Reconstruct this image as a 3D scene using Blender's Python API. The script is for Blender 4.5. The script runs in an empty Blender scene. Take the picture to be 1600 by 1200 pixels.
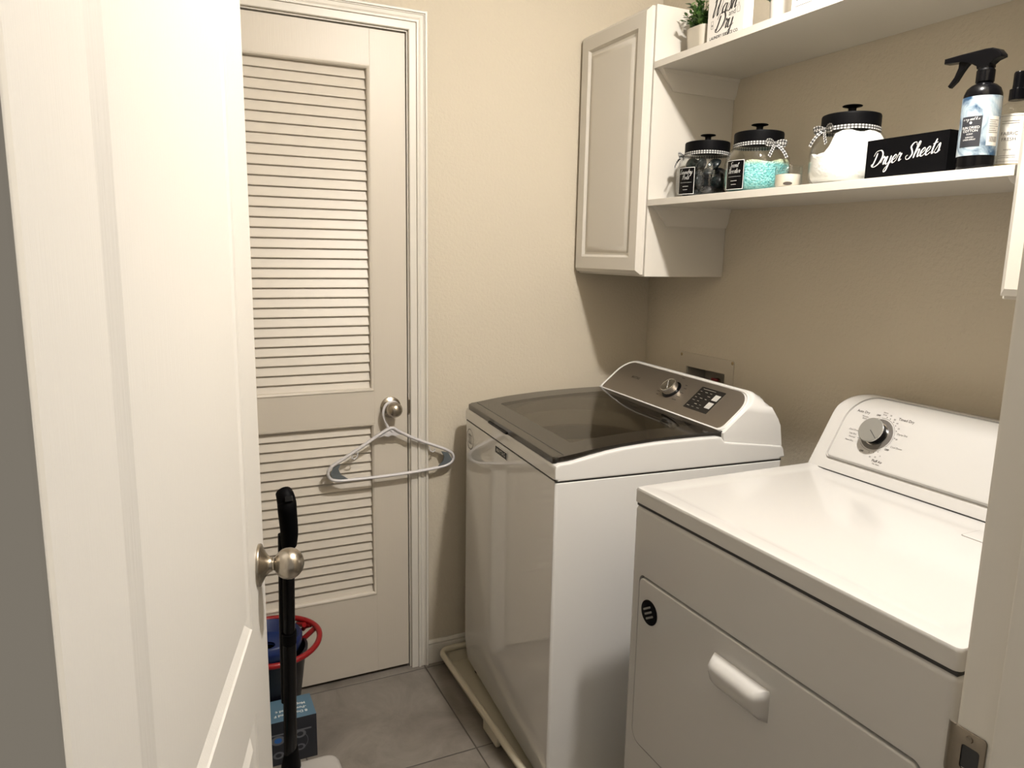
import bpy, bmesh, math, random
from mathutils import Vector, Matrix
random.seed(7)
S = bpy.context.scene
COL = S.collection
PI = math.pi

# ------------------------------------------------------------------ camera
yaw, pitch, roll, fpx = 0.4438, -0.1759, 0.0186, 1149.71
F = Vector((math.sin(yaw)*math.cos(pitch), math.cos(yaw)*math.cos(pitch), math.sin(pitch)))
Rt = Vector((math.cos(yaw), -math.sin(yaw), 0)); U0 = Rt.cross(F)
cr = Rt*math.cos(roll)+U0*math.sin(roll); cu = -Rt*math.sin(roll)+U0*math.cos(roll)
cam = bpy.data.cameras.new('camera'); camo = bpy.data.objects.new('camera', cam); COL.objects.link(camo)
camo.matrix_world = Matrix(((cr.x, cu.x, -F.x, -1.6134), (cr.y, cu.y, -F.y, -2.241), (cr.z, cu.z, -F.z, 1.4064), (0, 0, 0, 1)))
cam.sensor_width = 36; cam.lens = fpx/1600*36; cam.clip_start = 0.01; cam.clip_end = 50
S.camera = camo
# ------------------------------------------------------------------ world, lights, exposure
W = bpy.data.worlds.new('world'); S.world = W; W.use_nodes = True
W.node_tree.nodes['Background'].inputs[0].default_value = (1.0, 0.93, 0.84, 1)
W.node_tree.nodes['Background'].inputs[1].default_value = 0.37
S.view_settings.view_transform = 'Standard'; S.view_settings.look = 'None'
S.view_settings.gamma = 1; S.view_settings.use_curve_mapping = False
S.view_settings.exposure = 0.0
LAMP = Vector((-0.655, -1.46, 2.335)); DIFFUSER_R = 0.045; DIFFUSER_E = 1860.0; LAMP_COL = (1.0, 0.952, 0.90)

# ------------------------------------------------------------------ materials
def mat(name, color=(.8, .8, .8), rough=.5, metal=0.0, coat=0.0, spec=.5, emit=None, estr=0):
    m = bpy.data.materials.new(name); m.use_nodes = True
    b = m.node_tree.nodes['Principled BSDF']
    b.inputs['Base Color'].default_value = (*color, 1); b.inputs['Roughness'].default_value = rough
    b.inputs['Metallic'].default_value = metal; b.inputs['Coat Weight'].default_value = coat
    b.inputs['Coat Roughness'].default_value = .05
    b.inputs['Specular IOR Level'].default_value = spec
    if emit: b.inputs['Emission Color'].default_value = (*emit, 1); b.inputs['Emission Strength'].default_value = estr
    return m
def N(m, t, **k):
    n = m.node_tree.nodes.new(t)
    for a, v in k.items():
        if a in n.inputs: n.inputs[a].default_value = v
        else: setattr(n, a, v)
    return n
def lk(m, a, b): m.node_tree.links.new(a, b)
def bump(m, scale=(1, 1, 1), nscale=40, detail=3, strength=.2, dist=.002, coord='Object'):
    b = m.node_tree.nodes['Principled BSDF']
    tc = N(m, 'ShaderNodeTexCoord'); mp = N(m, 'ShaderNodeMapping'); mp.inputs['Scale'].default_value = scale
    nz = N(m, 'ShaderNodeTexNoise'); nz.inputs['Scale'].default_value = nscale; nz.inputs['Detail'].default_value = detail
    bp = N(m, 'ShaderNodeBump'); bp.inputs['Strength'].default_value = strength; bp.inputs['Distance'].default_value = dist
    lk(m, tc.outputs[coord], mp.inputs[0]); lk(m, mp.outputs[0], nz.inputs['Vector'])
    lk(m, nz.outputs['Fac'], bp.inputs['Height']); lk(m, bp.outputs[0], b.inputs['Normal'])
    return nz
def varcol(m, nz, c1, c2, lo=.35, hi=.65):
    r = N(m, 'ShaderNodeValToRGB'); r.color_ramp.elements[0].position = lo; r.color_ramp.elements[1].position = hi
    r.color_ramp.elements[0].color = (*c1, 1); r.color_ramp.elements[1].color = (*c2, 1)
    lk(m, nz.outputs['Fac'], r.inputs[0]); lk(m, r.outputs[0], m.node_tree.nodes['Principled BSDF'].inputs['Base Color'])
    return r
M = {}
M['wall'] = mat('wall_paint', (0.5, 0.447, 0.355), .75); bump(M['wall'], (1, 1, 1), 95, 2.5, .5, .004)
M['ceil'] = mat('ceiling_paint', (.74, .715, .66), .9); bump(M['ceil'], (1, 1, 1), 60, 3, .4, .004)
M['trim'] = mat('trim_paint', (0.575, 0.545, 0.485), .38); bump(M['trim'], (30, 30, 2), 6, 2, .12, .001)
M['door'] = mat('closet_door_paint', (0.51, 0.465, 0.395), .42); bump(M['door'], (60, 60, 3), 5, 3, .2, .001)
M['slat'] = mat('louver_paint', (0.53, 0.485, 0.415), .42); bump(M['slat'], (3, 60, 60), 5, 3, .12, .001)
M['edoor'] = mat('entry_door_paint', (0.6, 0.575, 0.53), .4); bump(M['edoor'], (170, 170, 4), 3, 4, .35, .0012)
M['cab'] = mat('cabinet_foil', (0.55, 0.52, 0.465), .35)
M['shelf'] = mat('shelf_paint', (0.58, 0.55, 0.495), .4); bump(M['shelf'], (60, 2, 60), 5, 2, .08, .001)
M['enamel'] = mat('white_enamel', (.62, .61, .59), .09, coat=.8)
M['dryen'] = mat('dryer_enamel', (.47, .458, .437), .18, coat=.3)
M['plastic_w'] = mat('white_plastic', (0.62, 0.605, 0.57), .28)
M['dark_gap'] = mat('dark_gap', (.02, .02, .02), .6)
M['lid_black'] = mat('lid_black_gloss', (.016, .013, .010), .1, coat=.1, spec=.5)
M['black'] = mat('black_plastic', (.002, .002, .0025), .22, spec=.13)
M['black_matte'] = mat('black_matte', (.0022, .0022, .0026), .5, spec=.05)
M['chrome'] = mat('chrome', (.75, .74, .72), .14, 1.0)
M['steel_in'] = mat('tub_steel', (.45, .44, .42), .35, .9)
M['tubw'] = mat('tub_white', (.75, .735, .70), .35)
m = M['brushed'] = mat('brushed_dark_steel', (.235, .205, .172), .38, .85); bump(m, (60, 1.5, 60), 12, 3, .06, .0004)
m = M['nickel'] = mat('brushed_nickel', (.42, .375, .31), .27, 1.0); bump(m, (1, 1, 1), 90, 2, .03, .0005)
M['strike'] = mat('aged_nickel', (.25, .215, .17), .4, 1.0)
M['knobgray'] = mat('gray_knob_face', (.23, .225, .205), .35, .3)
M['ring_gray'] = mat('ring_gray', (.11, .10, .09), .35)
M['ink'] = mat('black_ink', (.02, .02, .02), .5)
M['ink_soft'] = mat('gray_ink', (.07, .06, .055), .5)
M['ink_brown'] = mat('brown_ink', (.035, .025, .018), .5)
M['ink_white'] = mat('white_ink', (0.7, 0.7, 0.68), .5)
M['btn'] = mat('silver_button', (.42, .41, .38), .4)
M['display'] = mat('display_black', (.012, .011, .010), .15)
M['display_txt'] = mat('display_print', (.22, .2, .17), .4)
M['badge_navy'] = mat('badge_navy', (.006, .007, .012), .5, spec=.2)
M['tray'] = mat('cream_plastic', (0.52, 0.475, 0.37), .4)
M['box_plate'] = mat('outlet_box_plastic', (0.46, 0.41, 0.33), .45)
M['box_in'] = mat('outlet_box_inner', (.34, .31, .26), .5)
M['brass'] = mat('valve_metal', (.35, .27, .16), .35, 1.0)
M['red_valve'] = mat('red_valve_handle', (.25, .03, .03), .4)
M['hanger'] = mat('hanger_plastic', (0.52, 0.505, 0.51), .3)
M['hanger_grip'] = mat('hanger_grip_gray', (.10, .115, .12), .55)
M['sign'] = mat('white_sign_wood', (0.62, 0.6, 0.56), .5)
M['paper'] = mat('label_paper', (0.62, 0.6, 0.54), .5)
M['red'] = mat('red_plastic', (.22, .005, .007), .3)
M['blue'] = mat('blue_plastic', (.006, .018, .085), .35)
M['bucket'] = mat('dark_bucket', (.005, .006, .010), .35)
M['ltblue'] = mat('carton_light_blue', (.075, .145, .205), .45)
M['carton_dark'] = mat('carton_charcoal', (.02, .022, .028), .4)
M['carton_pic'] = mat('carton_picture_gray', (.12, .125, .14), .5)
M['carton_blue'] = mat('carton_picture_blue', (.03, .12, .38), .4)
M['mopbase'] = mat('offwhite_base', (0.4, 0.38, 0.355), .35)
M['carton_white'] = mat('white_carton', (0.42, 0.42, 0.405), .5)
M['teal'] = mat('teal_print', (.02, .30, .33), .5)
M['wax'] = mat('cream_wax', (0.62, 0.57, 0.48), .5)
M['powder'] = mat('white_powder', (0.8, 0.795, 0.77), .95); bump(M['powder'], (1, 1, 1), 180, 3, .5, .003)
M['pot_gray'] = mat('ribbed_gray_pot', (0.42, 0.385, 0.32), .6)
M['pot_white'] = mat('white_pot', (0.6, 0.58, 0.55), .4)
M['soil'] = mat('dark_soil', (.03, .022, .015), .9)
M['vinyl'] = mat('pod_film', (.006, .010, .012), .25, spec=.3)
M['pod_teal'] = mat('pod_teal', (.004, .022, .026), .25, spec=.3)
m = M['pod_dark'] = mat('pod_dark', (.006, .006, .007), .25, spec=.3)
M['diffuser'] = mat('diffuser_glow', (1, 1, 1), .5, emit=LAMP_COL, estr=DIFFUSER_E)
M['stem'] = mat('stem', (.03, .06, .02), .6)
m = M['leaf'] = mat('leaf_green', (.05, .12, .02), .4)
oi = N(m, 'ShaderNodeTexCoord'); nz = N(m, 'ShaderNodeTexNoise'); nz.inputs['Scale'].default_value = 60
lk(m, oi.outputs['Object'], nz.inputs['Vector']); varcol(m, nz, (.012, .045, .010), (.13, .25, .06), .35, .68)
m = M['leaf_blue'] = mat('leaf_bluegreen', (.09, .17, .13), .45)
# beads: speckled aqua
m = M['beads'] = mat('aqua_beads', (.3, .75, .72), .35)
tc = N(m, 'ShaderNodeTexCoord'); vo = N(m, 'ShaderNodeTexVoronoi'); vo.inputs['Scale'].default_value = 230
sx = N(m, 'ShaderNodeSeparateXYZ'); lk(m, tc.outputs['Object'], vo.inputs['Vector'])
r = N(m, 'ShaderNodeValToRGB'); r.color_ramp.elements[0].color = (.045, .33, .34, 1); r.color_ramp.elements[1].color = (.30, .62, .61, 1)
lk(m, vo.outputs['Color'], r.inputs[0])
lk(m, tc.outputs['Object'], sx.inputs[0])
mr = N(m, 'ShaderNodeMapRange'); mr.inputs[1].default_value = .066; mr.inputs[2].default_value = .078
lk(m, sx.outputs['Z'], mr.inputs[0])
mx = N(m, 'ShaderNodeMix', data_type='RGBA'); lk(m, mr.outputs[0], mx.inputs['Factor']); lk(m, r.outputs[0], mx.inputs[6]); mx.inputs[7].default_value = (.50, .52, .34, 1)
b = m.node_tree.nodes['Principled BSDF']; lk(m, mx.outputs[2], b.inputs['Base Color'])
bp = N(m, 'ShaderNodeBump'); bp.inputs['Strength'].default_value = .9; bp.inputs['Distance'].default_value = .003; bp.invert = True
lk(m, vo.outputs['Distance'], bp.inputs['Height']); lk(m, bp.outputs[0], b.inputs['Normal'])
# marbled blue label
m = M['marble'] = mat('marbled_blue_label', (.6, .68, .75), .35)
tc = N(m, 'ShaderNodeTexCoord'); nz = N(m, 'ShaderNodeTexNoise'); nz.inputs['Scale'].default_value = 17; nz.inputs['Detail'].default_value = 5; nz.inputs['Distortion'].default_value = 1.6
lk(m, tc.outputs['Object'], nz.inputs['Vector'])
r = varcol(m, nz, (.015, .05, .105), (.46, .48, .48), .36, .66); e = r.color_ramp.elements.new(.47); e.color = (.27, .34, .39, 1)
# floor tile
m = M['floor'] = mat('gray_floor_tile', (.3, .28, .25), .42)
tc = N(m, 'ShaderNodeTexCoord'); sx = N(m, 'ShaderNodeSeparateXYZ'); lk(m, tc.outputs['Object'], sx.inputs[0])
def jointmask(axis, off):
    a = N(m, 'ShaderNodeMath', operation='ADD'); a.inputs[1].default_value = off; lk(m, sx.outputs[axis], a.inputs[0])
    d = N(m, 'ShaderNodeMath', operation='DIVIDE'); d.inputs[1].default_value = .453; lk(m, a.outputs[0], d.inputs[0])
    f = N(m, 'ShaderNodeMath', operation='FRACT'); lk(m, d.outputs[0], f.inputs[0])
    s = N(m, 'ShaderNodeMath', operation='SUBTRACT'); s.inputs[1].default_value = .5; lk(m, f.outputs[0], s.inputs[0])
    ab = N(m, 'ShaderNodeMath', operation='ABSOLUTE'); lk(m, s.outputs[0], ab.inputs[0])
    fl = N(m, 'ShaderNodeMath', operation='FLOOR'); lk(m, d.outputs[0], fl.inputs[0])
    return ab, fl
ax, fx = jointmask('X', .870+45.3); ay, fy = jointmask('Y', .031+45.3)
mxm = N(m, 'ShaderNodeMath', operation='MAXIMUM'); lk(m, ax.outputs[0], mxm.inputs[0]); lk(m, ay.outputs[0], mxm.inputs[1])
gr = N(m, 'ShaderNodeMapRange'); gr.inputs[1].default_value = .4945; gr.inputs[2].default_value = .4962; lk(m, mxm.outputs[0], gr.inputs[0])
nz = N(m, 'ShaderNodeTexNoise'); nz.inputs['Scale'].default_value = 5; nz.inputs['Detail'].default_value = 9; nz.inputs['Roughness'].default_value = .68; nz.inputs['Distortion'].default_value = .8
cb = N(m, 'ShaderNodeCombineXYZ'); lk(m, fx.outputs[0], cb.inputs[0]); lk(m, fy.outputs[0], cb.inputs[1])
va = N(m, 'ShaderNodeVectorMath', operation='MULTIPLY_ADD'); lk(m, cb.outputs[0], va.inputs[0]); va.inputs[1].default_value = (3.7, 5.3, 1); lk(m, tc.outputs['Object'], va.inputs[2])
lk(m, va.outputs[0], nz.inputs['Vector'])
r = N(m, 'ShaderNodeValToRGB'); r.color_ramp.elements[0].position = .3; r.color_ramp.elements[0].color = (.125, .108, .09, 1); r.color_ramp.elements[1].position = .72; r.color_ramp.elements[1].color = (.235, .212, .185, 1)
lk(m, nz.outputs['Fac'], r.inputs[0])
mx = N(m, 'ShaderNodeMix', data_type='RGBA'); lk(m, gr.outputs[0], mx.inputs['Factor']); lk(m, r.outputs[0], mx.inputs[6]); mx.inputs[7].default_value = (.06, .052, .043, 1)
b = m.node_tree.nodes['Principled BSDF']; lk(m, mx.outputs[2], b.inputs['Base Color'])
bp = N(m, 'ShaderNodeBump'); bp.inputs['Strength'].default_value = .6; bp.inputs['Distance'].default_value = .002; bp.invert = True
lk(m, gr.outputs[0], bp.inputs['Height']); lk(m, bp.outputs[0], b.inputs['Normal'])
# glass: thin-walled mix
def glass(name, tint, gloss_min=.03, rough=.02, fres=1.5):
    m = bpy.data.materials.new(name); m.use_nodes = True; nt = m.node_tree
    for n in list(nt.nodes):
        if n.type != 'OUTPUT_MATERIAL': nt.nodes.remove(n)
    out = [n for n in nt.nodes if n.type == 'OUTPUT_MATERIAL'][0]
    t = N(m, 'ShaderNodeBsdfTransparent'); t.inputs[0].default_value = (*tint, 1)
    g = N(m, 'ShaderNodeBsdfGlossy'); g.inputs['Roughness'].default_value = rough
    fc = N(m, 'ShaderNodeLayerWeight'); fc.inputs[0].default_value = .5
    pw_ = N(m, 'ShaderNodeMath', operation='POWER'); lk(m, fc.outputs['Facing'], pw_.inputs[0]); pw_.inputs[1].default_value = 3.5
    fr = N(m, 'ShaderNodeMath', operation='MULTIPLY_ADD'); lk(m, pw_.outputs[0], fr.inputs[0]); fr.inputs[1].default_value = .55; fr.inputs[2].default_value = gloss_min
    mx = N(m, 'ShaderNodeMixShader'); lk(m, fr.outputs[0], mx.inputs[0]); lk(m, t.outputs[0], mx.inputs[1]); lk(m, g.outputs[0], mx.inputs[2])
    lk(m, mx.outputs[0], out.inputs[0]); return m
M['glass'] = glass('clear_glass', (.965, .97, .965))
M['lid_glass'] = glass('smoked_lid_glass', (.50, .475, .43), gloss_min=.05, rough=.03)
M['amber'] = glass('dark_bottle', (.05, .03, .02))

# ------------------------------------------------------------------ mesh helpers
def obj(name, bm, m, parent=None, smooth=35, loc=None, bevel=None):
    me = bpy.data.meshes.new(name)
    bmesh.ops.recalc_face_normals(bm, faces=bm.faces)
    bm.to_mesh(me); bm.free()
    for x in (m if isinstance(m, (list, tuple)) else [m]): me.materials.append(x)
    if smooth:
        for p in me.polygons: p.use_smooth = True
        me.set_sharp_from_angle(angle=math.radians(smooth))
    o = bpy.data.objects.new(name, me); COL.objects.link(o)
    if parent: o.parent = parent
    if loc: o.location = loc
    if smooth and smooth <= 40 and len(o.data.polygons) < 20000:
        wn = o.modifiers.new('normals', 'WEIGHTED_NORMAL'); wn.keep_sharp = True; wn.weight = 90
    if bevel:
        b = o.modifiers.new('bevel', 'BEVEL'); b.width = bevel; b.segments = 2; b.limit_method = 'ANGLE'; b.angle_limit = math.radians(40)
    return o
def thing(name, label, cat, loc=(0, 0, 0), rotz=0, group=None):
    o = bpy.data.objects.new(name, None); COL.objects.link(o); o.location = loc; o.rotation_euler = (0, 0, rotz)
    o.empty_display_size = .05
    o['label'] = label; o['category'] = cat
    if group: o['group'] = group
    return o
def tag(o, label, cat, group=None, kind=None):
    o['label'] = label; o['category'] = cat
    if group: o['group'] = group
    if kind: o['kind'] = kind
    return o
def struct(o, label=None, cat=None):
    o['kind'] = 'structure'
    if label: o['label'] = label
    if cat: o['category'] = cat
    return o
def box(bm, x0, x1, y0, y1, z0, z1, bev=0, seg=2, mi=0, edges=None):
    t = bmesh.new()
    bmesh.ops.create_cube(t, size=1)
    for v in t.verts: v.co = Vector(((x0+x1)/2+v.co.x*(x1-x0), (y0+y1)/2+v.co.y*(y1-y0), (z0+z1)/2+v.co.z*(z1-z0)))
    if bev:
        es = t.edges[:] if edges is None else [e for e in t.edges if edges(e)]
        bmesh.ops.bevel(t, geom=es, offset=bev, segments=seg, profile=.5, affect='EDGES')
    merge(bm, t, mi=mi)
def merge(bm, t, mat4=None, mi=None):
    vm = {}
    for v in t.verts: vm[v] = bm.verts.new(mat4 @ v.co if mat4 else v.co)
    for f in t.faces:
        try:
            nf = bm.faces.new([vm[v] for v in f.verts]); nf.material_index = f.material_index if mi is None else mi
        except ValueError: pass
    t.free()
def frame(o, r, u):  # matrix: local x->r, y->u, z->r x u
    r = Vector(r).normalized(); u = Vector(u).normalized(); n = r.cross(u)
    return Matrix(((r.x, u.x, n.x, o[0]), (r.y, u.y, n.y, o[1]), (r.z, u.z, n.z, o[2]), (0, 0, 0, 1)))
def prism(bm, pts, z0, z1, M4=None, bev=0, seg=2, mi=0, topbev_only=False):
    """polygon in local xy extruded in local z"""
    t = bmesh.new()
    lo = [t.verts.new((p[0], p[1], z0)) for p in pts]; hi = [t.verts.new((p[0], p[1], z1)) for p in pts]
    t.faces.new(lo[::-1]); t.faces.new(hi); n = len(pts)
    for i in range(n): t.faces.new((lo[i], lo[(i+1) % n], hi[(i+1) % n], hi[i]))
    if bev:
        bmesh.ops.recalc_face_normals(t, faces=t.faces)
        hs = set(hi) | (set() if topbev_only else set(lo))
        es = [e for e in t.edges if e.verts[0] in hs and e.verts[1] in hs and abs(e.verts[0].co.z-e.verts[1].co.z) < 1e-7]
        bmesh.ops.bevel(t, geom=es, offset=bev, segments=seg, profile=.5, affect='EDGES')
    merge(bm, t, M4, mi)
def rrect(x0, x1, y0, y1, r, n=6):
    if not isinstance(r, (list, tuple)): r = [r]*4      # bl, br, tr, tl
    out = []
    for (cx, cy, a0, q) in ((x0+r[0], y0+r[0], PI, r[0]), (x1-r[1], y0+r[1], 1.5*PI, r[1]), (x1-r[2], y1-r[2], 0, r[2]), (x0+r[3], y1-r[3], .5*PI, r[3])):
        k = n if q > 1e-6 else 0
        for i in range(k+1):
            a = a0+(PI/2)*(i/max(k, 1)); out.append((cx+q*math.cos(a), cy+q*math.sin(a)))
    return out
def lathe(bm, prof, seg=48, M4=None, mi=0, a0=0, a1=2*PI):
    """prof list of (r,z)"""
    t = bmesh.new(); rings = []; full = abs(a1-a0-2*PI) < 1e-6; k = seg if full else seg+1
    for r, z in prof:
        if r < 1e-6: rings.append([t.verts.new((0, 0, z))])
        else: rings.append([t.verts.new((r*math.cos(a0+(a1-a0)*i/seg), r*math.sin(a0+(a1-a0)*i/seg), z)) for i in range(k)])
    for a, b in zip(rings, rings[1:]):
        for i in range(seg):
            j = (i+1) % k
            if len(a) == 1 and len(b) == 1: break
            if len(a) == 1: t.faces.new((a[0], b[i], b[j]))
            elif len(b) == 1: t.faces.new((a[i], a[j], b[0]))
            else: t.faces.new((a[i], a[j], b[j], b[i]))
    merge(bm, t, M4, mi)
def catmull(pts, n=8, closed=False):
    P = [Vector(p) for p in pts]; out = []; m_ = len(P)
    rng = range(m_ if closed else m_-1)
    for i in rng:
        p0 = P[(i-1) % m_] if closed or i > 0 else P[0]*2-P[1]
        p1 = P[i]; p2 = P[(i+1) % m_]; p3 = P[(i+2) % m_] if closed or i+2 < m_ else P[-1]*2-P[-2]
        for k in range(n):
            t = k/n
            out.append(.5*((2*p1)+(p2-p0)*t+(2*p0-5*p1+4*p2-p3)*t*t+(3*p1-p0-3*p2+p3)*t**3))
    if not closed: out.append(P[-1])
    return out
def tube(bm, pts, r, seg=12, closed=False, caps=True, sx=1.0, mi=0, up=None):
    """sweep circle (or flattened, sx scales along 'side') along pts; r float or list"""
    P = [Vector(p) for p in pts]; n = len(P); rings = []
    nrm = Vector(up) if up else None
    for i in range(n):
        a = P[i-1] if (i > 0 or closed) else P[i]; b = P[(i+1) % n] if (i < n-1 or closed) else P[i]
        T = (b-a).normalized()
        if nrm is None:
            nrm = T.cross(Vector((0, 0, 1)))
            if nrm.length < .1: nrm = T.cross(Vector((1, 0, 0)))
        nn = (nrm-T*nrm.dot(T))
        if nn.length < 1e-4: nn = T.orthogonal()
        nn.normalize()
        if not up: nrm = nn
        bb = T.cross(nn); rr = r[i] if isinstance(r, (list, tuple)) else r
        rings.append([bm.verts.new(P[i]+nn*rr*math.cos(2*PI*k/seg)+bb*rr*sx*math.sin(2*PI*k/seg)) for k in range(seg)])
    for i in range(n if closed else n-1):
        A, B = rings[i], rings[(i+1) % n]
        for k in range(seg):
            f = bm.faces.new((A[k], A[(k+1) % seg], B[(k+1) % seg], B[k])); f.material_index = mi
    if caps and not closed:
        bm.faces.new(rings[0][::-1]).material_index = mi; bm.faces.new(rings[-1]).material_index = mi
def loft(bm, secs, closed_sec=True, caps=True, mi=0):
    R = [[bm.verts.new(p) for p in s] for s in secs]; n = len(secs[0])
    for a, b in zip(R, R[1:]):
        for k in range(n if closed_sec else n-1):
            f = bm.faces.new((a[k], a[(k+1) % n], b[(k+1) % n], b[k])); f.material_index = mi
    if caps:
        bm.faces.new(R[0][::-1]).material_index = mi; bm.faces.new(R[-1]).material_index = mi
def boolean(bm, cut, op='DIFFERENCE'):
    oa = bpy.data.objects.new('ba', bpy.data.meshes.new('ba')); ob = bpy.data.objects.new('bb', bpy.data.meshes.new('bb'))
    for q, o in ((bm, oa), (cut, ob)):
        bmesh.ops.recalc_face_normals(q, faces=q.faces); q.to_mesh(o.data); q.free(); COL.objects.link(o)
    md = oa.modifiers.new('b', 'BOOLEAN'); md.object = ob; md.operation = op; md.solver = 'EXACT'
    dg = bpy.context.evaluated_depsgraph_get(); dg.update()
    me = bpy.data.meshes.new_from_object(oa.evaluated_get(dg))
    r = bmesh.new(); r.from_mesh(me)
    bpy.data.objects.remove(oa); bpy.data.objects.remove(ob); bpy.data.meshes.remove(me)
    return r
_tc = {}
def text(bm, s, size, M4, align='CENTER', shear=0, bold=0, mi=0, sx=1.0, wrap=None):
    """printed lettering with the built-in typeface, on plane M4 (x right, y up)"""
    cu_ = bpy.data.curves.new('t', 'FONT'); cu_.body = s; cu_.size = size; cu_.align_x = align; cu_.align_y = 'CENTER'
    cu_.shear = shear; cu_.offset = bold*size; cu_.resolution_u = 3
    o = bpy.data.objects.new('t', cu_); COL.objects.link(o)
    dg = bpy.context.evaluated_depsgraph_get(); dg.update()
    me = bpy.data.meshes.new_from_object(o.evaluated_get(dg))
    t = bmesh.new(); t.from_mesh(me); bpy.data.objects.remove(o); bpy.data.meshes.remove(me); bpy.data.curves.remove(cu_)
    for v in t.verts: v.co.x *= sx
    if wrap:
        for v in t.verts: v.co = wrap(v.co.x, v.co.y)
        merge(bm, t, None, mi)
    else: merge(bm, t, M4, mi)
G = {
 'a': (1.0, [[(.75, .85), (.45, 1), (.12, .6), (.2, .08), (.5, .15), (.75, .7)], [(.8, 1), (.72, .4), (.85, .03), (1.1, .25)]]),
 'c': (.75, [[(.7, .8), (.5, 1), (.15, .7), (.12, .3), (.35, 0), (.8, .28)]]),
 'd': (1.05, [[(.75, .85), (.45, 1), (.12, .6), (.2, .08), (.5, .15), (.75, .7)], [(.95, 2), (.8, .9), (.75, .35), (.88, .03), (1.12, .25)]]),
 'e': (.75, [[(0, .3), (.45, .5), (.62, .85), (.42, 1), (.14, .65), (.15, .2), (.4, 0), (.8, .3)]]),
 'h': (.92, [[(0, .3), (.45, 1.4), (.5, 1.9), (.3, 1.85), (.17, .9), (.1, 0)], [(.12, .25), (.4, .9), (.64, .9), (.62, .4), (.7, .05), (.97, .25)]]),
 'n': (.97, [[(0, .75), (.17, 1), (.17, .5), (.12, 0)], [(.12, .25), (.45, .95), (.7, .9), (.68, .4), (.75, .05), (1.0, .25)]]),
 'o': (.88, [[(.5, 1), (.15, .75), (.15, .2), (.42, 0), (.75, .35), (.72, .85), (.48, 1), (.6, .82), (.95, .9)]]),
 'r': (.72, [[(0, .3), (.25, 1.12), (.32, .92), (.58, .95), (.48, .5), (.52, .08), (.8, .25)]]),
 's': (.72, [[(0, .25), (.42, 1.12), (.55, .6), (.5, .12), (.2, 0), (.05, .18)], [(.5, .1), (.8, .28)]]),
 't': (.62, [[(.45, 1.75), (.28, .7), (.33, .05), (.66, .25)], [(.05, 1.2), (.75, 1.32)]]),
 'u': (.97, [[(0, .75), (.13, 1), (.1, .3), (.32, 0), (.62, .35), (.74, 1)], [(.74, 1), (.68, .35), (.8, .05), (1.05, .25)]]),
 'y': (.97, [[(0, .75), (.13, 1), (.1, .3), (.32, 0), (.62, .35), (.74, 1)], [(.74, 1), (.66, 0), (.5, -.8), (.22, -.95), (.18, -.6), (.6, -.1), (1.05, .3)]]),
 'D': (1.5, [[(.5, 1.75), (.4, .9), (.2, .1)], [(.0, 1.4), (.25, 1.95), (1.0, 1.98), (1.45, 1.3), (1.2, .4), (.6, 0), (.12, .1), (.02, .35), (.3, .35)]]),
 'S': (1.15, [[(1.15, 1.55), (1.0, 1.95), (.6, 1.92), (.38, 1.5), (.62, 1.1), (.85, .6), (.6, .1), (.2, .03), (0, .4), (.25, .55)]]),
 'W': (1.75, [[(.0, 1.6), (.22, 1.98), (.32, 1.2), (.26, .3), (.4, 0), (.75, .8), (1.05, 1.8)], [(1.05, 1.8), (.98, .6), (1.1, 0), (1.5, .9), (1.7, 1.95), (1.95, 1.8)]]),
 'L': (1.05, [[(.9, 1.65), (.72, 2), (.5, 1.6), (.4, .8), (.25, .15), (0, .08), (.15, .3), (.6, 0), (1.0, .15)]]),
 'P': (1.1, [[(.5, 1.75), (.4, .8), (.25, 0)], [(.0, 1.35), (.4, 1.98), (1.0, 1.9), (1.0, 1.3), (.45, .95)]]),
 'B': (1.2, [[(.5, 1.75), (.4, .8), (.25, 0)], [(.0, 1.35), (.4, 1.98), (.95, 1.85), (.85, 1.3), (.5, 1.05), (1.0, .9), (1.0, .3), (.5, 0), (.15, .15)]]),
 'C': (1.1, [[(1.05, 1.6), (.85, 1.98), (.4, 1.6), (.15, .8), (.35, .05), (.8, .08), (1.15, .5)]]),
 'i': (.45, [[(.1, .95), (.12, .4), (.2, .03), (.45, .25)], [(.15, 1.45), (.18, 1.55)]]),
 'l': (.5, [[(0, .3), (.4, 1.4), (.42, 1.9), (.25, 1.8), (.14, .8), (.2, .05), (.5, .25)]]),
}
def script(bm, s, xh, M4, weight=.2, slant=.32, align='CENTER', mi=0, slope=0.0, spacing=1.0):
    """brush lettering drawn as flat pen strokes"""
    tot = sum(G[c][0]*spacing if c != ' ' else .7 for c in s)*xh
    x = {'CENTER': -tot/2, 'LEFT': 0}[align]; k = 0
    for c in s:
        if c == ' ': x += .7*xh; continue
        adv, strokes = G[c]
        for st in strokes:
            P = [Vector((p[0]+slant*p[1], p[1], 0)) for p in st]; P = catmull(P, 7)
            L_, R_ = [], []
            for i, p in enumerate(P):
                d = (P[min(i+1, len(P)-1)]-P[max(i-1, 0)])
                d = d.normalized() if d.length > 1e-6 else Vector((1, 0, 0))
                w = weight*(.30+.70*max(0, -d.y) if d.y < .2 else .30)
                if i in (0, len(P)-1): w *= .4
                n = Vector((-d.y, d.x, 0))*w*.5
                k += 1
                for arr, q in ((L_, p+n), (R_, p-n)):
                    X = x+q.x*xh; Y = q.y*xh+slope*(x+q.x*xh)
                    arr.append(bm.verts.new(M4 @ Vector((X, Y, .00002*(k % 5)))))
            for i in range(len(P)-1):
                bm.faces.new((L_[i], R_[i], R_[i+1], L_[i+1])).material_index = mi
        x += adv*xh*spacing
def quad(bm, x0, x1, y0, y1, M4, mi=0, z=0):
    f = bm.faces.new([bm.verts.new(M4 @ Vector(p)) for p in ((x0, y0, z), (x1, y0, z), (x1, y1, z), (x0, y1, z))]); f.material_index = mi
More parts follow.
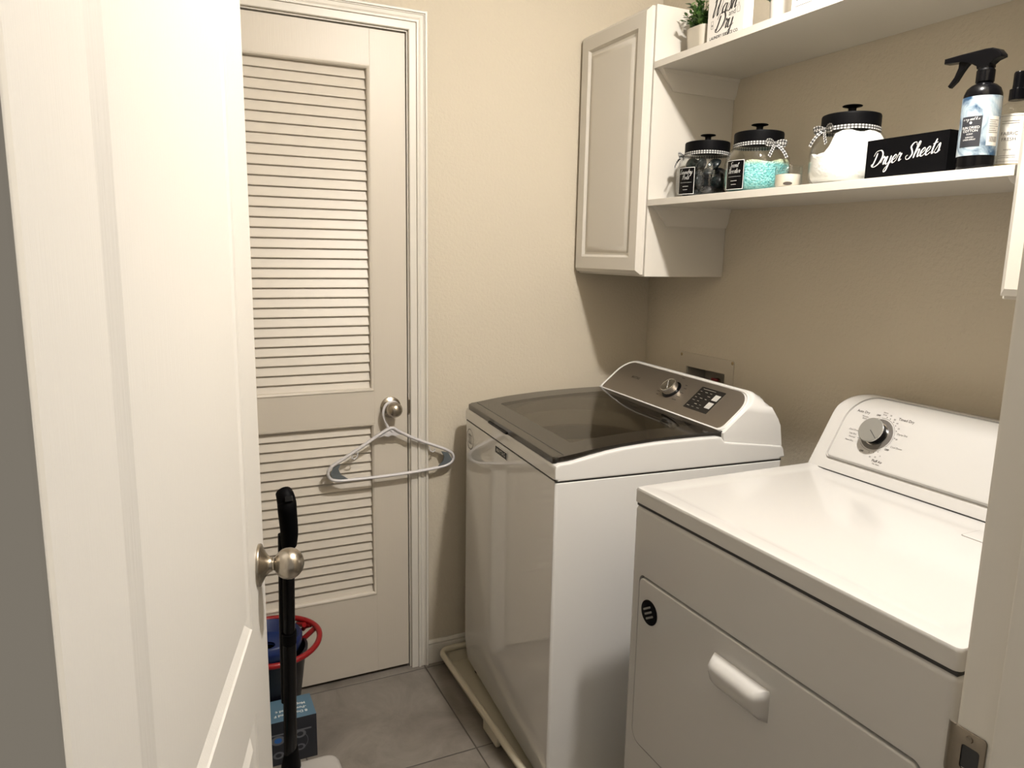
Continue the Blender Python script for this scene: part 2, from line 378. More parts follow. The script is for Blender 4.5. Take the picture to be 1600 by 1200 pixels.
def outline(bm, x0, x1, y0, y1, w, M4, mi=0, z=0):
    quad(bm, x0, x1, y0, y0+w, M4, mi, z); quad(bm, x0, x1, y1-w, y1, M4, mi, z); quad(bm, x0, x0+w, y0, y1, M4, mi, z); quad(bm, x1-w, x1, y0, y1, M4, mi, z)
def ring2d(bm, r0, r1, M4, n=40, a0=0, a1=2*PI, mi=0, z=0, cx=0, cy=0, ex=1):
    for i in range(n):
        a, b = a0+(a1-a0)*i/n, a0+(a1-a0)*(i+1)/n
        f = bm.faces.new([bm.verts.new(M4 @ Vector((cx+q*math.cos(t)*ex, cy+q*math.sin(t), z))) for q, t in ((r0, a), (r1, a), (r1, b), (r0, b))]); f.material_index = mi
def sweep_profile(bm, path, prof, plane='xz', sign=-1, base=0.0):
    """path in wall plane [(a,z)], profile [(u outward, v proud)], mitred"""
    n = len(path); rings = []
    for i in range(n):
        p = Vector(path[i])
        if i == 0: d = (Vector(path[1])-p).normalized(); m_ = Vector((-d.y, d.x))
        elif i == n-1: d = (p-Vector(path[i-1])).normalized(); m_ = Vector((-d.y, d.x))
        else:
            d1 = (p-Vector(path[i-1])).normalized(); d2 = (Vector(path[i+1])-p).normalized()
            n1, n2 = Vector((-d1.y, d1.x)), Vector((-d2.y, d2.x)); m_ = (n1+n2)/(1+n1.dot(n2))
        rings.append([bm.verts.new((p.x+m_.x*u, base+sign*v, p.y+m_.y*u)) for u, v in prof])
    for a, b in zip(rings, rings[1:]):
        for k in range(len(prof)-1): bm.faces.new((a[k], a[k+1], b[k+1], b[k]))

# ================================================================== SETTING
CE = 2.44; XL = -1.80; YF = -1.835; YH = -1.95
bm = bmesh.new(); box(bm, -2.6, .12, -3.6, .75, -.1, 0); struct(obj('floor', bm, M['floor'], smooth=0))
bm = bmesh.new(); box(bm, XL-.12, .12, YF-.115, .12, CE, CE+.1); struct(obj('ceiling', bm, M['ceil'], smooth=0))
DX0, DX1, DZ = -1.631, -.92, 2.04            # louvered door
bm = bmesh.new(); box(bm, XL-.12, DX0-.02, 0, .12, 0, CE); box(bm, DX1+.02, .12, 0, .12, 0, CE); box(bm, DX0-.02, DX1+.02, 0, .12, DZ+.02, CE)
struct(obj('wall_far', bm, M['wall'], smooth=0))
bm = bmesh.new(); box(bm, DX0-.3, DX1+.3, .70, .75, 0, CE); box(bm, DX0-.32, DX0-.27, .12, .70, 0, CE); box(bm, DX1+.27, DX1+.32, .12, .70, 0, CE); box(bm, DX0-.32, DX1+.32, .12, .75, CE, CE+.05)  # unseen closet shell, added to stop world light leaking through the louvers
struct(obj('wall_closet', bm, M['wall'], smooth=0))
bm = bmesh.new(); box(bm, 0, .12, YH, 0, 0, CE); c = bmesh.new(); box(c, -.02, .085, -.438, -.241, .89, 1.04)
bm = boolean(bm, c); struct(obj('wall_right', bm, M['wall'], smooth=0))
bm = bmesh.new(); box(bm, XL-.12, XL, YH, 0, 0, CE); struct(obj('wall_left', bm, M['wall'], smooth=0))
bm = bmesh.new(); box(bm, XL, -1.70, YH, YF, 0, CE); box(bm, -.905, 0, YH, YF, 0, CE); box(bm, -1.70, -.905, YH, YF, 2.06, CE)
struct(obj('wall_near', bm, M['wall'], smooth=0))
# baseboards
bm = bmesh.new(); pr = [(-.0, .0), (.012, .0), (.012, .062), (.009, .068), (.011, .074), (.006, .083), (0, .083)]
def board(bm, p0, p1, nrm):
    p0, p1, nrm = Vector(p0), Vector(p1), Vector(nrm)
    loft(bm, [[(p.x+nrm.x*a, p.y+nrm.y*a, b_) for a, b_ in pr] for p in (p0, p1)])
board(bm, (-.853, 0, 0), (0, 0, 0), (0, -1, 0)); struct(obj('baseboard_far', bm, M['trim'], smooth=30))
bm = bmesh.new(); board(bm, (0, -.012, 0), (0, YF, 0), (-1, 0, 0)); struct(obj('baseboard_right', bm, M['trim'], smooth=30))
bm = bmesh.new(); board(bm, (XL, -.02, 0), (XL, YF, 0), (1, 0, 0)); struct(obj('baseboard_left', bm, M['trim'], smooth=30))
# closet casing + jamb
bm = bmesh.new()
cp = [(0, 0), (0, .010), (.002, .012), (.020, .012), (.021, .010), (.0225, .010), (.0235, .016), (.029, .017), (.031, .0145), (.036, .012), (.044, .0135), (.046, .0155), (.047, .0135), (.0485, .0135), (.0495, .0185), (.0545, .0195), (.057, .017), (.057, 0)]
sweep_profile(bm, [(DX0-.008, 0), (DX0-.008, DZ+.009), (DX1+.008, DZ+.009), (DX1+.008, 0)], cp)
struct(obj('trim_1', bm, M['trim'], smooth=30), 'white moulded casing around the louvered closet door', 'door casing')
bm = bmesh.new()
box(bm, DX1+.0035, DX1+.02, -.001, .12, 0, DZ+.02, .001); box(bm, DX0-.02, DX0-.0035, -.001, .12, 0, DZ+.02, .001); box(bm, DX0-.02, DX1+.02, -.001, .12, DZ+.0045, DZ+.02, .001)
box(bm, DX1-.008, DX1+.0035, .038, .07, 0, DZ+.0045); box(bm, DX0-.0035, DX0+.008, .038, .07, 0, DZ+.0045); box(bm, DX0, DX1, .038, .07, DZ-.006, DZ+.0045)
fj = struct(obj('trim_2', bm, M['trim'], smooth=30), 'white jamb and stop lining the closet doorway', 'door jamb')
bm = bmesh.new(); box(bm, DX1+.001, DX1+.0042, -.003, .022, .886, .944, .001); box(bm, DX1+.001, DX1+.010, -.0065, -.001, .892, .938, .0015)
obj('strike_plate', bm, M['strike'], fj)

# ---------------------------------------------------------------- knob helper (axis +z local)
def knob_set(parent, pos, nrm, part='knob'):
    nrm = Vector(nrm).normalized(); q = nrm.to_track_quat('Z', 'Y').to_matrix().to_4x4(); q.translation = Vector(pos)
    bm = bmesh.new()
    lathe(bm, [(.0, 0), (.0335, 0), (.0335, .003), (.0325, .0045), (.030, .005), (.027, .007), (.020, .0105), (.0150, .0145), (.0120, .018), (.0115, .021), (0, .021)], 48, q)
    ro = obj('rosette', bm, M['nickel'], parent, smooth=50)
    bm = bmesh.new()
    pr_ = [(0, .018), (.0095, .018), (.0088, .0215), (.0100, .0245)]
    for i in range(17):
        a = -68+i*(150/16.); pr_.append((.0250*math.cos(math.radians(a)), .0465+.0235*math.sin(math.radians(a))))
    pr_ += [(.0, .0702)]
    lathe(bm, pr_, 48, q); obj(part, bm, M['nickel'], parent, smooth=60)

# ---------------------------------------------------------------- closet louvered door
d1 = thing('door_1', 'white louvered closet door with a nickel knob, closed', 'door', (DX0, 0, .012)); d1['kind'] = 'structure'
WD = DX1-DX0; HD = DZ-.012
Z1, Z2, Z3, Z4 = 1.938-.012, .972-.012, .867-.012, .288-.012; SX = .108
bm = bmesh.new(); box(bm, 0, SX, 0, .035, 0, HD, .0015); obj('stile', bm, M['door'], d1)
bm = bmesh.new(); box(bm, WD-SX, WD, 0, .035, 0, HD, .0015); obj('stile', bm, M['door'], d1)
for a, b_ in ((0, Z4), (Z3, Z2), (Z1, HD)):
    bm = bmesh.new(); box(bm, SX-.0005, WD-SX+.0005, 0.0003, .035, a, b_, .001); obj('rail', bm, M['door'], d1)
for za, zb in ((Z2, Z1), (Z4, Z3)):
    # thin bead around the opening
    bm = bmesh.new(); pf = [(0, .0), (0, -.0015), (.002, -.0025), (.005, -.001), (.009, .004), (.009, .034)]
    x0, x1 = SX, WD-SX
    corners = [(x0, za), (x1, za), (x1, zb), (x0, zb)]; dirs = [(1, 1), (-1, 1), (-1, -1), (1, -1)]
    rings = [[bm.verts.new((c_[0]+d_[0]*u, v, c_[1]+d_[1]*u)) for u, v in pf] for c_, d_ in zip(corners, dirs)]
    for i in range(4):
        A, B = rings[i], rings[(i+1) % 4]
        for k in range(len(pf)-1): bm.faces.new((A[k], A[k+1], B[k+1], B[k]))
    obj('panel_bead', bm, M['door'], d1, smooth=50)
    # slats
    bm = bmesh.new(); pitch_ = .0291; n = int(round((zb-za-.012)/pitch_)); pitch_ = (zb-za-.010)/n
    ang = math.radians(17.5)     # from vertical
    for i in range(n):
        zc = za+.008+pitch_*(i+.42)
        t = bmesh.new(); L2 = .0185; th = .0029
        pts = rrect(-th, th, -L2, L2, .0028, 3)
        M4 = Matrix.Translation((x0+.008, .0175, zc)) @ Matrix.Rotation(-ang, 4, 'X') @ Matrix(((0, 0, 1, 0), (1, 0, 0, 0), (0, 1, 0, 0), (0, 0, 0, 1)))
        prism(bm, pts, 0, x1-x0-.016, M4)
    obj('louver_slats', bm, M['slat'], d1, smooth=40)
knob_set(d1, (-.976-DX0, 0, .916-.012), (0, -1, 0))

# ---------------------------------------------------------------- open entry door
ang = math.radians(14.5); DL = .785
hinge = Vector((-1.486-DL*math.sin(ang), -1.026-DL*math.cos(ang), 0))
d2 = thing('door_2', 'white embossed panel door standing open at left with a round nickel knob', 'door', (hinge.x, hinge.y, .012), PI/2-ang); d2['kind'] = 'structure'
# local: +x towards free edge, visible face at y=0 facing -y
HE = 2.02
bm = bmesh.new()
def q4(x0, x1, z0, z1, y=0): bm.faces.new([bm.verts.new(p) for p in ((x0, y, z0), (x1, y, z0), (x1, y, z1), (x0, y, z1))])
PX0, PX1 = DL-.652, DL-.140
pans = [(PX0, PX1, .21, .700), (PX0, PX1, .835, 1.90)]
q4(0, PX0, 0, HE); q4(PX1, DL-.003, 0, HE); q4(PX0, PX1, 0, .21); q4(PX0, PX1, .700, .835); q4(PX0, PX1, 1.90, HE)
pfd = [(0, 0), (.002, .0025), (.016, .0085), (.020, .0085), (.036, .0015), (.038, .0005)]
for (x0, x1, z0, z1) in pans:
    rings = []
    for u, dpt in pfd: rings.append([bm.verts.new(p) for p in ((x0+u, dpt, z0+u), (x1-u, dpt, z0+u), (x1-u, dpt, z1-u), (x0+u, dpt, z1-u))])
    for a, b_ in zip(rings, rings[1:]):
        for k in range(4): bm.faces.new((a[k], a[(k+1) % 4], b_[(k+1) % 4], b_[k]))
    bm.faces.new(rings[-1])
# edges and back
bm.faces.new([bm.verts.new(p) for p in ((DL-.003, 0, 0), (DL, .003, 0), (DL, .003, HE), (DL-.003, 0, HE))])
bm.faces.new([bm.verts.new(p) for p in ((DL, .003, 0), (DL, .035, 0), (DL, .035, HE), (DL, .003, HE))])
bm.faces.new([bm.verts.new(p) for p in ((0, .035, 0), (DL, .035, 0), (DL, .035, HE), (0, .035, HE))])
bm.faces.new([bm.verts.new(p) for p in ((0, 0, 0), (0, .035, 0), (0, .035, HE), (0, 0, HE))])
bm.faces.new([bm.verts.new(p) for p in ((0, 0, HE), (DL, 0, HE), (DL, .035, HE), (0, .035, HE))])
bm.faces.new([bm.verts.new(p) for p in ((0, 0, 0), (DL, 0, 0), (DL, .035, 0), (0, .035, 0))])
bmesh.ops.remove_doubles(bm, verts=bm.verts, dist=.0002)
obj('door_slab', bm, M['edoor'], d2, smooth=8)
knob_set(d2, (DL-.060, 0, .914-.012), (0, -1, 0))
knob_set(d2, (DL-.060, .035, .914-.012), (0, 1, 0), 'knob')
bm = bmesh.new(); box(bm, DL-.0012, DL+.0012, .005, .030, .875, .931, .001); obj('latch_plate', bm, M['strike'], d2)

# ---------------------------------------------------------------- entry jambs
bm = bmesh.new()
box(bm, -.927, -.904, YH, YF, 0, 2.06, .006, 2, edges=lambda e: all(abs(v.co.x+.927) < 1e-5 and abs(v.co.y-YF) < 1e-5 for v in e.verts))
box(bm, -.938, -.927, YH+.002, -1.876, 0, 2.05, .003, 2)
jr = struct(obj('trim_3', bm, M['trim'], smooth=30), 'white door jamb with a latch strike plate at the right edge', 'door jamb')
# strike plate with curved lip and latch hole
c = bmesh.new(); prism(c, rrect(-.0085, .0095, -.013, .013, .003, 4), -.03, .03, frame((-.9275, -1.8535, .928), (0, -1, 0), (0, 0, 1)))
bm = bmesh.new(); prism(bm, rrect(-.016, .016, -.0285, .0285, .004, 5), 0, .0016, frame((-.9272, -1.852, .928), (0, -1, 0), (0, 0, 1)), .0004)
bm = boolean(bm, c)
secs = []
for i in range(7):
    a = i/6; x_ = -.9288+.0085*a*a; y_ = -1.837+.012*a
    hh = .0285-.004*a*a
    secs.append([(x_, y_, .928-hh), (x_, y_, .928+hh), (x_+.0016, y_, .928+hh), (x_+.0016, y_, .928-hh)])
loft(bm, secs)
for s_ in (-.021, .021): lathe(bm, [(0, 0), (.0035, 0), (.003, .001), (.0, .0006)], 16, frame((-.929, -1.852, .928+s_), (0, -1, 0), (0, 0, 1)))
obj('strike_plate', bm, M['strike'], jr, smooth=50)
bm = bmesh.new(); box(bm, -.9274, -.925, -1.862, -1.845, .916, .940); obj('latch_hole', bm, M['dark_gap'], jr)
bm = bmesh.new(); box(bm, -1.72, -1.685, YH, YF, 0, 2.06, .002); box(bm, -1.72, -1.6535, YH-.014, YH, 0, 2.06, .002)
struct(obj('trim_4', bm, M['trim'], smooth=30), 'white door casing at the far left edge of the photo, in shadow', 'door casing')
bm = bmesh.new(); box(bm, -1.685, -.927, YH, YF, 2.045, 2.06, .002); struct(obj('trim_5', bm, M['trim']), 'white head jamb over the entry doorway', 'door jamb')

# ---------------------------------------------------------------- ceiling lamp
t = thing('ceiling_light', 'ceiling light fixture with a round white base and shallow bulb', 'ceiling light', (LAMP.x, LAMP.y, CE))
bm = bmesh.new(); lathe(bm, [(0, 0), (.075, 0), (.075, -.012), (.045, -.022), (.024, -.028), (.046, -.058), (.046, -.062), (0, -.062)], 40); obj('base', bm, M['plastic_w'], t, smooth=40)
bm = bmesh.new(); lathe(bm, [(0, -.062), (DIFFUSER_R*.96, -.062), (DIFFUSER_R, -.068), (DIFFUSER_R*.93, -.078), (DIFFUSER_R*.7, -.087), (DIFFUSER_R*.4, -.091), (0, -.0925)], 32); obj('diffuser', bm, M['diffuser'], t, smooth=180)  # flat glowing dome, shaped to even out the light up the walls

# ================================================================== CABINETS
def cabinet(label, y1, w, hinge_side):
    t = thing('wall_cabinet', label, 'cabinet', (0, y1, 1.344), 0, None)
    D = .300; H = .764
    bm = bmesh.new(); box(bm, -D, -.001, -w, -.003, 0, H, .0012); obj('body', bm, M['cab'], t)
    bm = bmesh.new(); x1 = -D-.002; x0 = x1-.012; x00 = x1-.021
    ya, yb, za, zb = -w+.006, -.006, .006, H-.004
    def rg(x, i): return [(x, ya+i, za+i), (x, yb-i, za+i), (x, yb-i, zb-i), (x, ya+i, zb-i)]
    P = [(x1, 0), (x0+.003, 0), (x0, .003), (x00+.003, .009), (x00, .012), (x00, .050), (x00+.003, .053), (x00+.0085, .057), (x00+.0085, .064), (x00+.004, .074), (x00+.002, .083), (x00+.002, .086)]
    rings = [[bm.verts.new(p) for p in rg(x, i)] for x, i in P]
    bm.faces.new(rings[0])
    for a, b_ in zip(rings, rings[1:]):
        for k in range(4): bm.faces.new((a[k], a[(k+1) % 4], b_[(k+1) % 4], b_[k]))
    bm.faces.new(rings[-1]); obj('door', bm, M['cab'], t, smooth=20)
    return t
cabinet('white wall cabinet with raised-panel door in the corner above the washer', 0, .390, 'l')
cabinet('white wall cabinet at the right edge, partly behind the door jamb', -1.443, .388, 'r')
# ================================================================== SHELVES with crown supports
def shelf(label, z):
    t = thing('wall_shelf', label, 'shelf', (0, -.3905, z), 0, 'shelves between the two cabinets')
    bm = bmesh.new(); box(bm, -.302, -.0005, -1.049, 0, 0, .0185, .001); obj('board', bm, M['shelf'], t)
    for s_, y0 in ((-1, 0), (1, -1.0495)):
        bm = bmesh.new(); pr_ = [(0, -.056), (.003, -.056), (.004, -.050), (.0085, -.044), (.012, -.030), (.0155, -.012), (.017, -.0095), (.019, -.009), (.0205, 0), (0, 0)]
        # moulding narrows towards the bottom at its free end
        L = lambda zz: -.2850-.0 + (-zz)*.95
        loft(bm, [[(-.0005, y0+s_*a, zz) for a, zz in pr_], [(L(zz), y0+s_*a, zz) for a, zz in pr_]])
        obj('crown_support', bm, M['shelf'], t, smooth=30)
    return t
shelf('lower white shelf holding jars, the dryer sheet box and spray bottles', 1.551)
shelf('upper white shelf holding small plants and laundry signs', 1.9345)
ZS, ZU = 1.5697, 1.9532

# ================================================================== WASHER OUTLET BOX
t = thing('washer_outlet_box', 'recessed tan washer outlet box in the wall behind the washer', 'outlet box', (0, -.3395, .965))
bm = bmesh.new(); prism(bm, rrect(-.134, .134, -.12, .120, .008), 0, .004, frame((-.0001, 0, 0), (0, -1, 0), (0, 0, 1)), .001)
c = bmesh.new(); box(c, -.02, .02, -.0965, .0965, -.072, .073); bm = boolean(bm, c); obj('face_plate', bm, M['box_plate'], t)
bm = bmesh.new(); w_ = .003
box(bm, .079, .082, -.0975, .0975, -.073, .074); box(bm, .001, .08, -.0975, -.0945, -.073, .074); box(bm, .001, .08, .0945, .0975, -.073, .074); box(bm, .001, .08, -.0975, .0975, .071, .074); box(bm, .001, .08, -.0975, .0975, -.074, -.071)
obj('recess', bm, M['box_in'], t)
for yy, zz in ((.124, .110), (-.128, .112)):
    bm = bmesh.new(); lathe(bm, [(0, .001), (.004, .001), (.0055, 0), (.0055, -.001), (0, -.001)], 20, frame((-.0042, yy, zz-.0), (0, -1, 0), (0, 0, 1))); obj('screw', bm, M['brass'], t)
bm = bmesh.new(); tube(bm, [(.05, -.005, -.07), (.05, -.005, .035)], .009, 14); lathe(bm, [(0, 0), (.014, 0), (.014, .014), (0, .014)], 20, frame((.05, -.005, .03), (0, -1, 0), (0, 0, 1))); obj('valve', bm, M['brass'], t)
bm = bmesh.new(); prism(bm, rrect(-.016, .016, -.005, .005, .004), 0, .006, frame((.034, -.012, .040), (0, -1, 0), (0, 0, 1)), .001); obj('valve_handle', bm, M['red_valve'], t)

# ================================================================== DRAIN PAN
t = bmesh.new()
path = rrect(-.816, -.025, -.90, -.022, .035, 6)
bm = t
tube(bm, [(x, y, .048) for x, y in path], .0105, 10, closed=True, up=(0, 0, 1))
R1 = [bm.verts.new((x, y, .046)) for x, y in path]
ins = rrect(-.802, -.039, -.886, -.036, .03, 6); R2 = [bm.verts.new((x, y, .003)) for x, y in ins]; R3 = [bm.verts.new((x, y, .0005)) for x, y in ins]
for k in range(len(path)):
    j = (k+1) % len(path); bm.faces.new((R1[k], R1[j], R2[j], R2[k]))
bm.faces.new(R2); bm.faces.new(R3[::-1])
# drain boss on the front rim
pan = thing('drain_pan', 'cream plastic drain pan on the floor under the washing machine', 'drain pan', (0, 0, 0))
obj('pan', bm, M['tray'], pan, smooth=50)
bm = bmesh.new(); prism(bm, rrect(-.05, .05, .012, .048, .006), 0, .014, frame((-.812, -.475, 0), (0, -1, 0), (0, 0, 1)), .004); obj('drain_fitting', bm, M['tray'], pan)

# ================================================================== WASHING MACHINE
wa = thing('washing_machine', 'white top-loading washing machine with a dark glass lid', 'washing machine', (-.4372, -.4481, .002), math.radians(-4.05))
HW = .3485
c = bmesh.new(); lathe(c, [(0, .45), (.250, .45), (.250, 1.2), (0, 1.2)], 64, Matrix.Translation((-.068, 0, 0)))
bm = bmesh.new()
prof = [(-.322, .032), (-.327, .036), (-.336, .115), (-.336, .871), (.336, .871), (.336, .032)]
prism(bm, prof, -HW, HW, Matrix(((1, 0, 0, 0), (0, 0, -1, 0), (0, 1, 0, 0), (0, 0, 0, 1))), .010, 3)
bm = boolean(bm, c); obj('cabinet', bm, M['enamel'], wa, smooth=30)
# feet
for x_ in (-.29, .29):
    for y_ in (-.30, .30):
        bm = bmesh.new(); lathe(bm, [(0, 0), (.022, 0), (.022, .012), (.008, .014), (.008, .034), (0, .034)], 20, Matrix.Translation((x_, y_, .001))); obj('foot', bm, M['black'], wa)
# top cover
c = bmesh.new(); lathe(c, [(0, .45), (.250, .45), (.250, 1.2), (0, 1.2)], 64, Matrix.Translation((-.068, 0, 0)))
bm = bmesh.new()
prof = [(-.330, .8705), (-.330, .875), (-.3375, .8765), (-.3375, .901), (-.334, .909), (-.325, .9145), (-.300, .9165), (-.285, .9185), (-.24, .9275), (-.198, .9345), (-.155, .940), (-.109, .9435), (-.06, .9465), (-.017, .9475), (.03, .9485), (.078, .9490), (.120, .9485), (.134, .946), (.146, .933), (.333, .908), (.3385, .900), (.345, .8765), (.330, .875), (.330, .8705)]
prism(bm, prof, -HW-.0015, HW+.0015, Matrix(((1, 0, 0, 0), (0, 0, -1, 0), (0, 1, 0, 0), (0, 0, 0, 1))), .006, 2)
bm = boolean(bm, c); obj('top_cover', bm, M['enamel'], wa, smooth=30)
bm = bmesh.new(); box(bm, -.334, .334, -HW+.002, HW-.002, .868, .8725); 
c = bmesh.new(); lathe(c, [(0, .45), (.250, .45), (.250, 1.2), (0, 1.2)], 64, Matrix.Translation((-.068, 0, 0)))
bm = boolean(bm, c); obj('seam_shade', bm, M['dark_gap'], wa)  # dark block: shade of the open gap under the cover, put into colour
# tub ring, basket, agitator plate
T0 = Matrix.Translation((-.068, 0, 0)) @ Matrix.Diagonal((.954, .954, 1, 1))
bm = bmesh.new(); lathe(bm, [(.2615, .86), (.2615, .905), (.25, .909), (.212, .902), (.203, .888), (.200, .86), (.2615, .86)], 64, T0); obj('tub_ring', bm, M['tubw'], wa, smooth=50)
bm = bmesh.new(); lathe(bm, [(.200, .872), (.192, .868), (.196, .84), (.204, .55), (.18, .50), (0, .49), (0, .485), (.185, .495), (.208, .55), (.202, .85), (.200, .872)], 64, T0); obj('wash_basket', bm, M['steel_in'], wa, smooth=50)
bm = bmesh.new(); lathe(bm, [(0, .60), (.035, .59), (.06, .545), (.16, .515), (.185, .505), (.185, .50), (0, .50)], 48, T0); obj('agitator', bm, M['tubw'], wa, smooth=50)
# lid: curved sheet following the cover
def lidz(x):  # top surface
    P = [(-.334, .9265), (-.30, .9305), (-.24, .9395), (-.188, .9455), (-.098, .9525), (0, .9570), (.07, .9585), (.145, .9590)]
    for (a, za), (b_, zb) in zip(P, P[1:]):
        if x <= b_:
            k = (x-a)/(b_-a); return za+(zb-za)*k
    return P[-1][1]
def lid_piece(bm, x0, x1, y0, y1, th, rf=0, n=14, bev=.003, off=0):
    t = bmesh.new()
    out = rrect(x0, x1, y0, y1, [rf, .002, .002, rf], 5) if rf else [(x0, y0), (x1, y0), (x1, y1), (x0, y1)]
    lo = [t.verts.new((p[0], p[1], -th)) for p in out]; hi = [t.verts.new((p[0], p[1], 0)) for p in out]
    t.faces.new(lo[::-1]); t.faces.new(hi)
    for i in range(len(out)): t.faces.new((lo[i], lo[(i+1) % len(out)], hi[(i+1) % len(out)], hi[i]))
    if bev:
        es = [e for e in t.edges if abs(e.verts[0].co.z-e.verts[1].co.z) < 1e-6]
        bmesh.ops.bevel(t, geom=es, offset=bev, segments=3, profile=.5, affect='EDGES')
    for i in range(1, n):
        g = t.verts[:]+t.edges[:]+t.faces[:]
        bmesh.ops.bisect_plane(t, geom=g, plane_co=(x0+(x1-x0)*i/n, 0, 0), plane_no=(1, 0, 0))
    for v in t.verts: v.co.z += lidz(v.co.x)+off
    merge(bm, t)
WX0, WX1, WY = -.252, .110, .255
bm = bmesh.new(); lid_piece(bm, -.334, .146, -.336, .336, .0155, rf=.012, n=18, bev=.004)
c = bmesh.new(); prism(c, rrect(WX0, WX1, -WY, WY, .006), .85, 1.0); bm = boolean(bm, c)
lid = obj('lid', bm, M['lid_black'], wa, smooth=35)
bm = bmesh.new(); lid_piece(bm, WX0+.0002, WX1-.0002, -WY+.0002, WY-.0002, .004, n=12, bev=0, off=-.0002); obj('glass_pane', bm, M['lid_glass'], lid, smooth=35)
bm = bmesh.new(); box(bm, -.3065, -.3050, -.326, .326, lidz(-.306)-.001, lidz(-.306)+.0003); obj('trim_line', bm, M['dark_gap'], lid)
bm = bmesh.new(); lid_piece(bm, -.3335, -.308, -.326, .326, .004, rf=0, n=2, bev=.001, off=.0003); obj('front_strip', bm, M['lid_black'], lid)
bm = bmesh.new(); box(bm, -.3385, -.328, -.02, .13, .9085, .916, .003); obj('lid_grip', bm, M['black'], lid)
# console body (loft across y)
cx0, cz0 = .142, .9555; dirx, dirz = math.cos(math.radians(40.2)), math.sin(math.radians(40.2))
secs = []
ys = []
R_ = .062; W2 = .3455
for i in range(11): ys.append(-W2+R_*(1-math.cos(PI/2*i/10)))
ys = ys+[-y for y in ys[::-1]]
for y in ys:
    d = W2-abs(y); d = min(d, R_); drop = R_-math.sqrt(max(0, R_*R_-(R_-d)**2))
    e = drop/R_
    s = .147-drop*1.05; xt, zt = cx0+dirx*s, cz0+dirz*s
    sec = [(cx0+.004, y, .925), (cx0-.001, y, cz0-.006), (cx0, y, cz0)]
    for k in range(1, 7): sec.append((cx0+dirx*(s-.004)*k/6, y, cz0+dirz*(s-.004)*k/6))
    sec += [(xt+.003, y, zt+.0005), (xt+.010, y, zt+.0003), (xt+.030+.018*e, y, zt-.009+.002*e)]
    bz = zt-.009
    sec += [(.298, y, min(bz-.004, 1.018-.010*e)), (.316, y, 1.000-.022*e), (.324, y, .965), (.333, y, .909), (.30, y, .900), (.16, y, .915)]
    secs.append(sec)
bm = bmesh.new(); loft(bm, secs); obj('console', bm, M['enamel'], wa, smooth=32)
fr = frame((cx0, 0, cz0), (0, -1, 0), (dirx, 0, dirz))     # x = right, y = up the face, z = out
bm = bmesh.new(); pts = rrect(-.334, .321, .007, .1385, [.012, .020, .058, .056], 10)
prism(bm, pts, -.001, .0012, fr, .0006); cp_ = obj('control_panel', bm, M['brushed'], wa, smooth=30)
# white rim bulge at near end
bm = bmesh.new()
tube(bm, [fr @ Vector((a, b_, -.0006)) for a, b_ in rrect(-.3385, .3325, .0035, .1425, [.012, .022, .062, .060], 10)], .0042, 10, closed=True, up=fr.to_3x3() @ Vector((0, 0, 1))); obj('console_rim', bm, M['enamel'], wa, smooth=60)
def face_lathe(name, fr, cx, cy, prof, m, parent, seg=40):
    bm = bmesh.new(); lathe(bm, prof, seg, fr @ Matrix.Translation((cx, cy, 0))); return obj(name, bm, m, parent, smooth=40)
kr = face_lathe('dial_ring', fr, .010, .078, [(0, .001), (.0325, .001), (.0325, .003), (.030, .0045), (0, .0045)], M['black'], wa)
kb = face_lathe('cycle_dial', fr, .010, .078, [(0, .004), (.0262, .004), (.0262, .022), (.0252, .0245), (.0238, .0252), (.0226, .0246), (0, .0246)], M['chrome'], wa)
bm = bmesh.new(); quad(bm, -.019, .019, -.0006, .0006, fr @ Matrix.Translation((.010, .078, .0249)) @ Matrix.Rotation(math.radians(-48), 4, 'Z')); obj('pointer_line', bm, M['ink_white'], kb, smooth=0)
# logo and cycle marks
bm = bmesh.new(); text(bm, 'MAYTAG', .0125, fr @ Matrix.Translation((-.205, .081, .0016)), bold=.03, sx=.95); obj('logo_lettering', bm, M['ink_brown'], wa, smooth=0)
for a, sgn in ((150, -1), (165, -1), (180, -1), (200, -1), (215, -1), (35, 1), (20, 1), (0, 1), (-18, 1), (-35, 1), (90, 0)):
    ca, sa = math.cos(math.radians(a)), math.sin(math.radians(a))
    px_ = .010+ca*.045; py_ = .078+sa*.052; w_ = .016+.006*math.sin(a*3)
    x0 = px_ if sgn > 0 else px_-w_ if sgn < 0 else px_-w_/2
    bm = bmesh.new(); quad(bm, x0, x0+w_, py_-.0011, py_+.0011, fr, z=.0016); obj('cycle_mark', bm, M['ink_brown'], wa, smooth=0)
# display
bm = bmesh.new(); prism(bm, rrect(.119, .228, .036, .120, .003), .0008, .0022, fr, .0004); dp = obj('display', bm, M['display'], wa)
for y0, y1 in ((.083, .104), (.053, .075)):
    bm = bmesh.new(); prism(bm, rrect(.200, .223, y0, y1, .001), .002, .003, fr, .0003)
    obj('button', bm, M['btn'], dp)
bm = bmesh.new()
for r_ in range(6):
    for c_ in range(3):
        if (r_*3+c_) % 5 == 3: continue
        x0 = .128+c_*.023; y0 = .045+r_*.0115
        quad(bm, x0, x0+.012-.003*((r_+c_) % 2), y0, y0+.0014, fr, z=.0025)
quad(bm, .132, .190, .1125, .1139, fr, z=.0025)
obj('display_print', bm, M['display_txt'], dp, smooth=0)
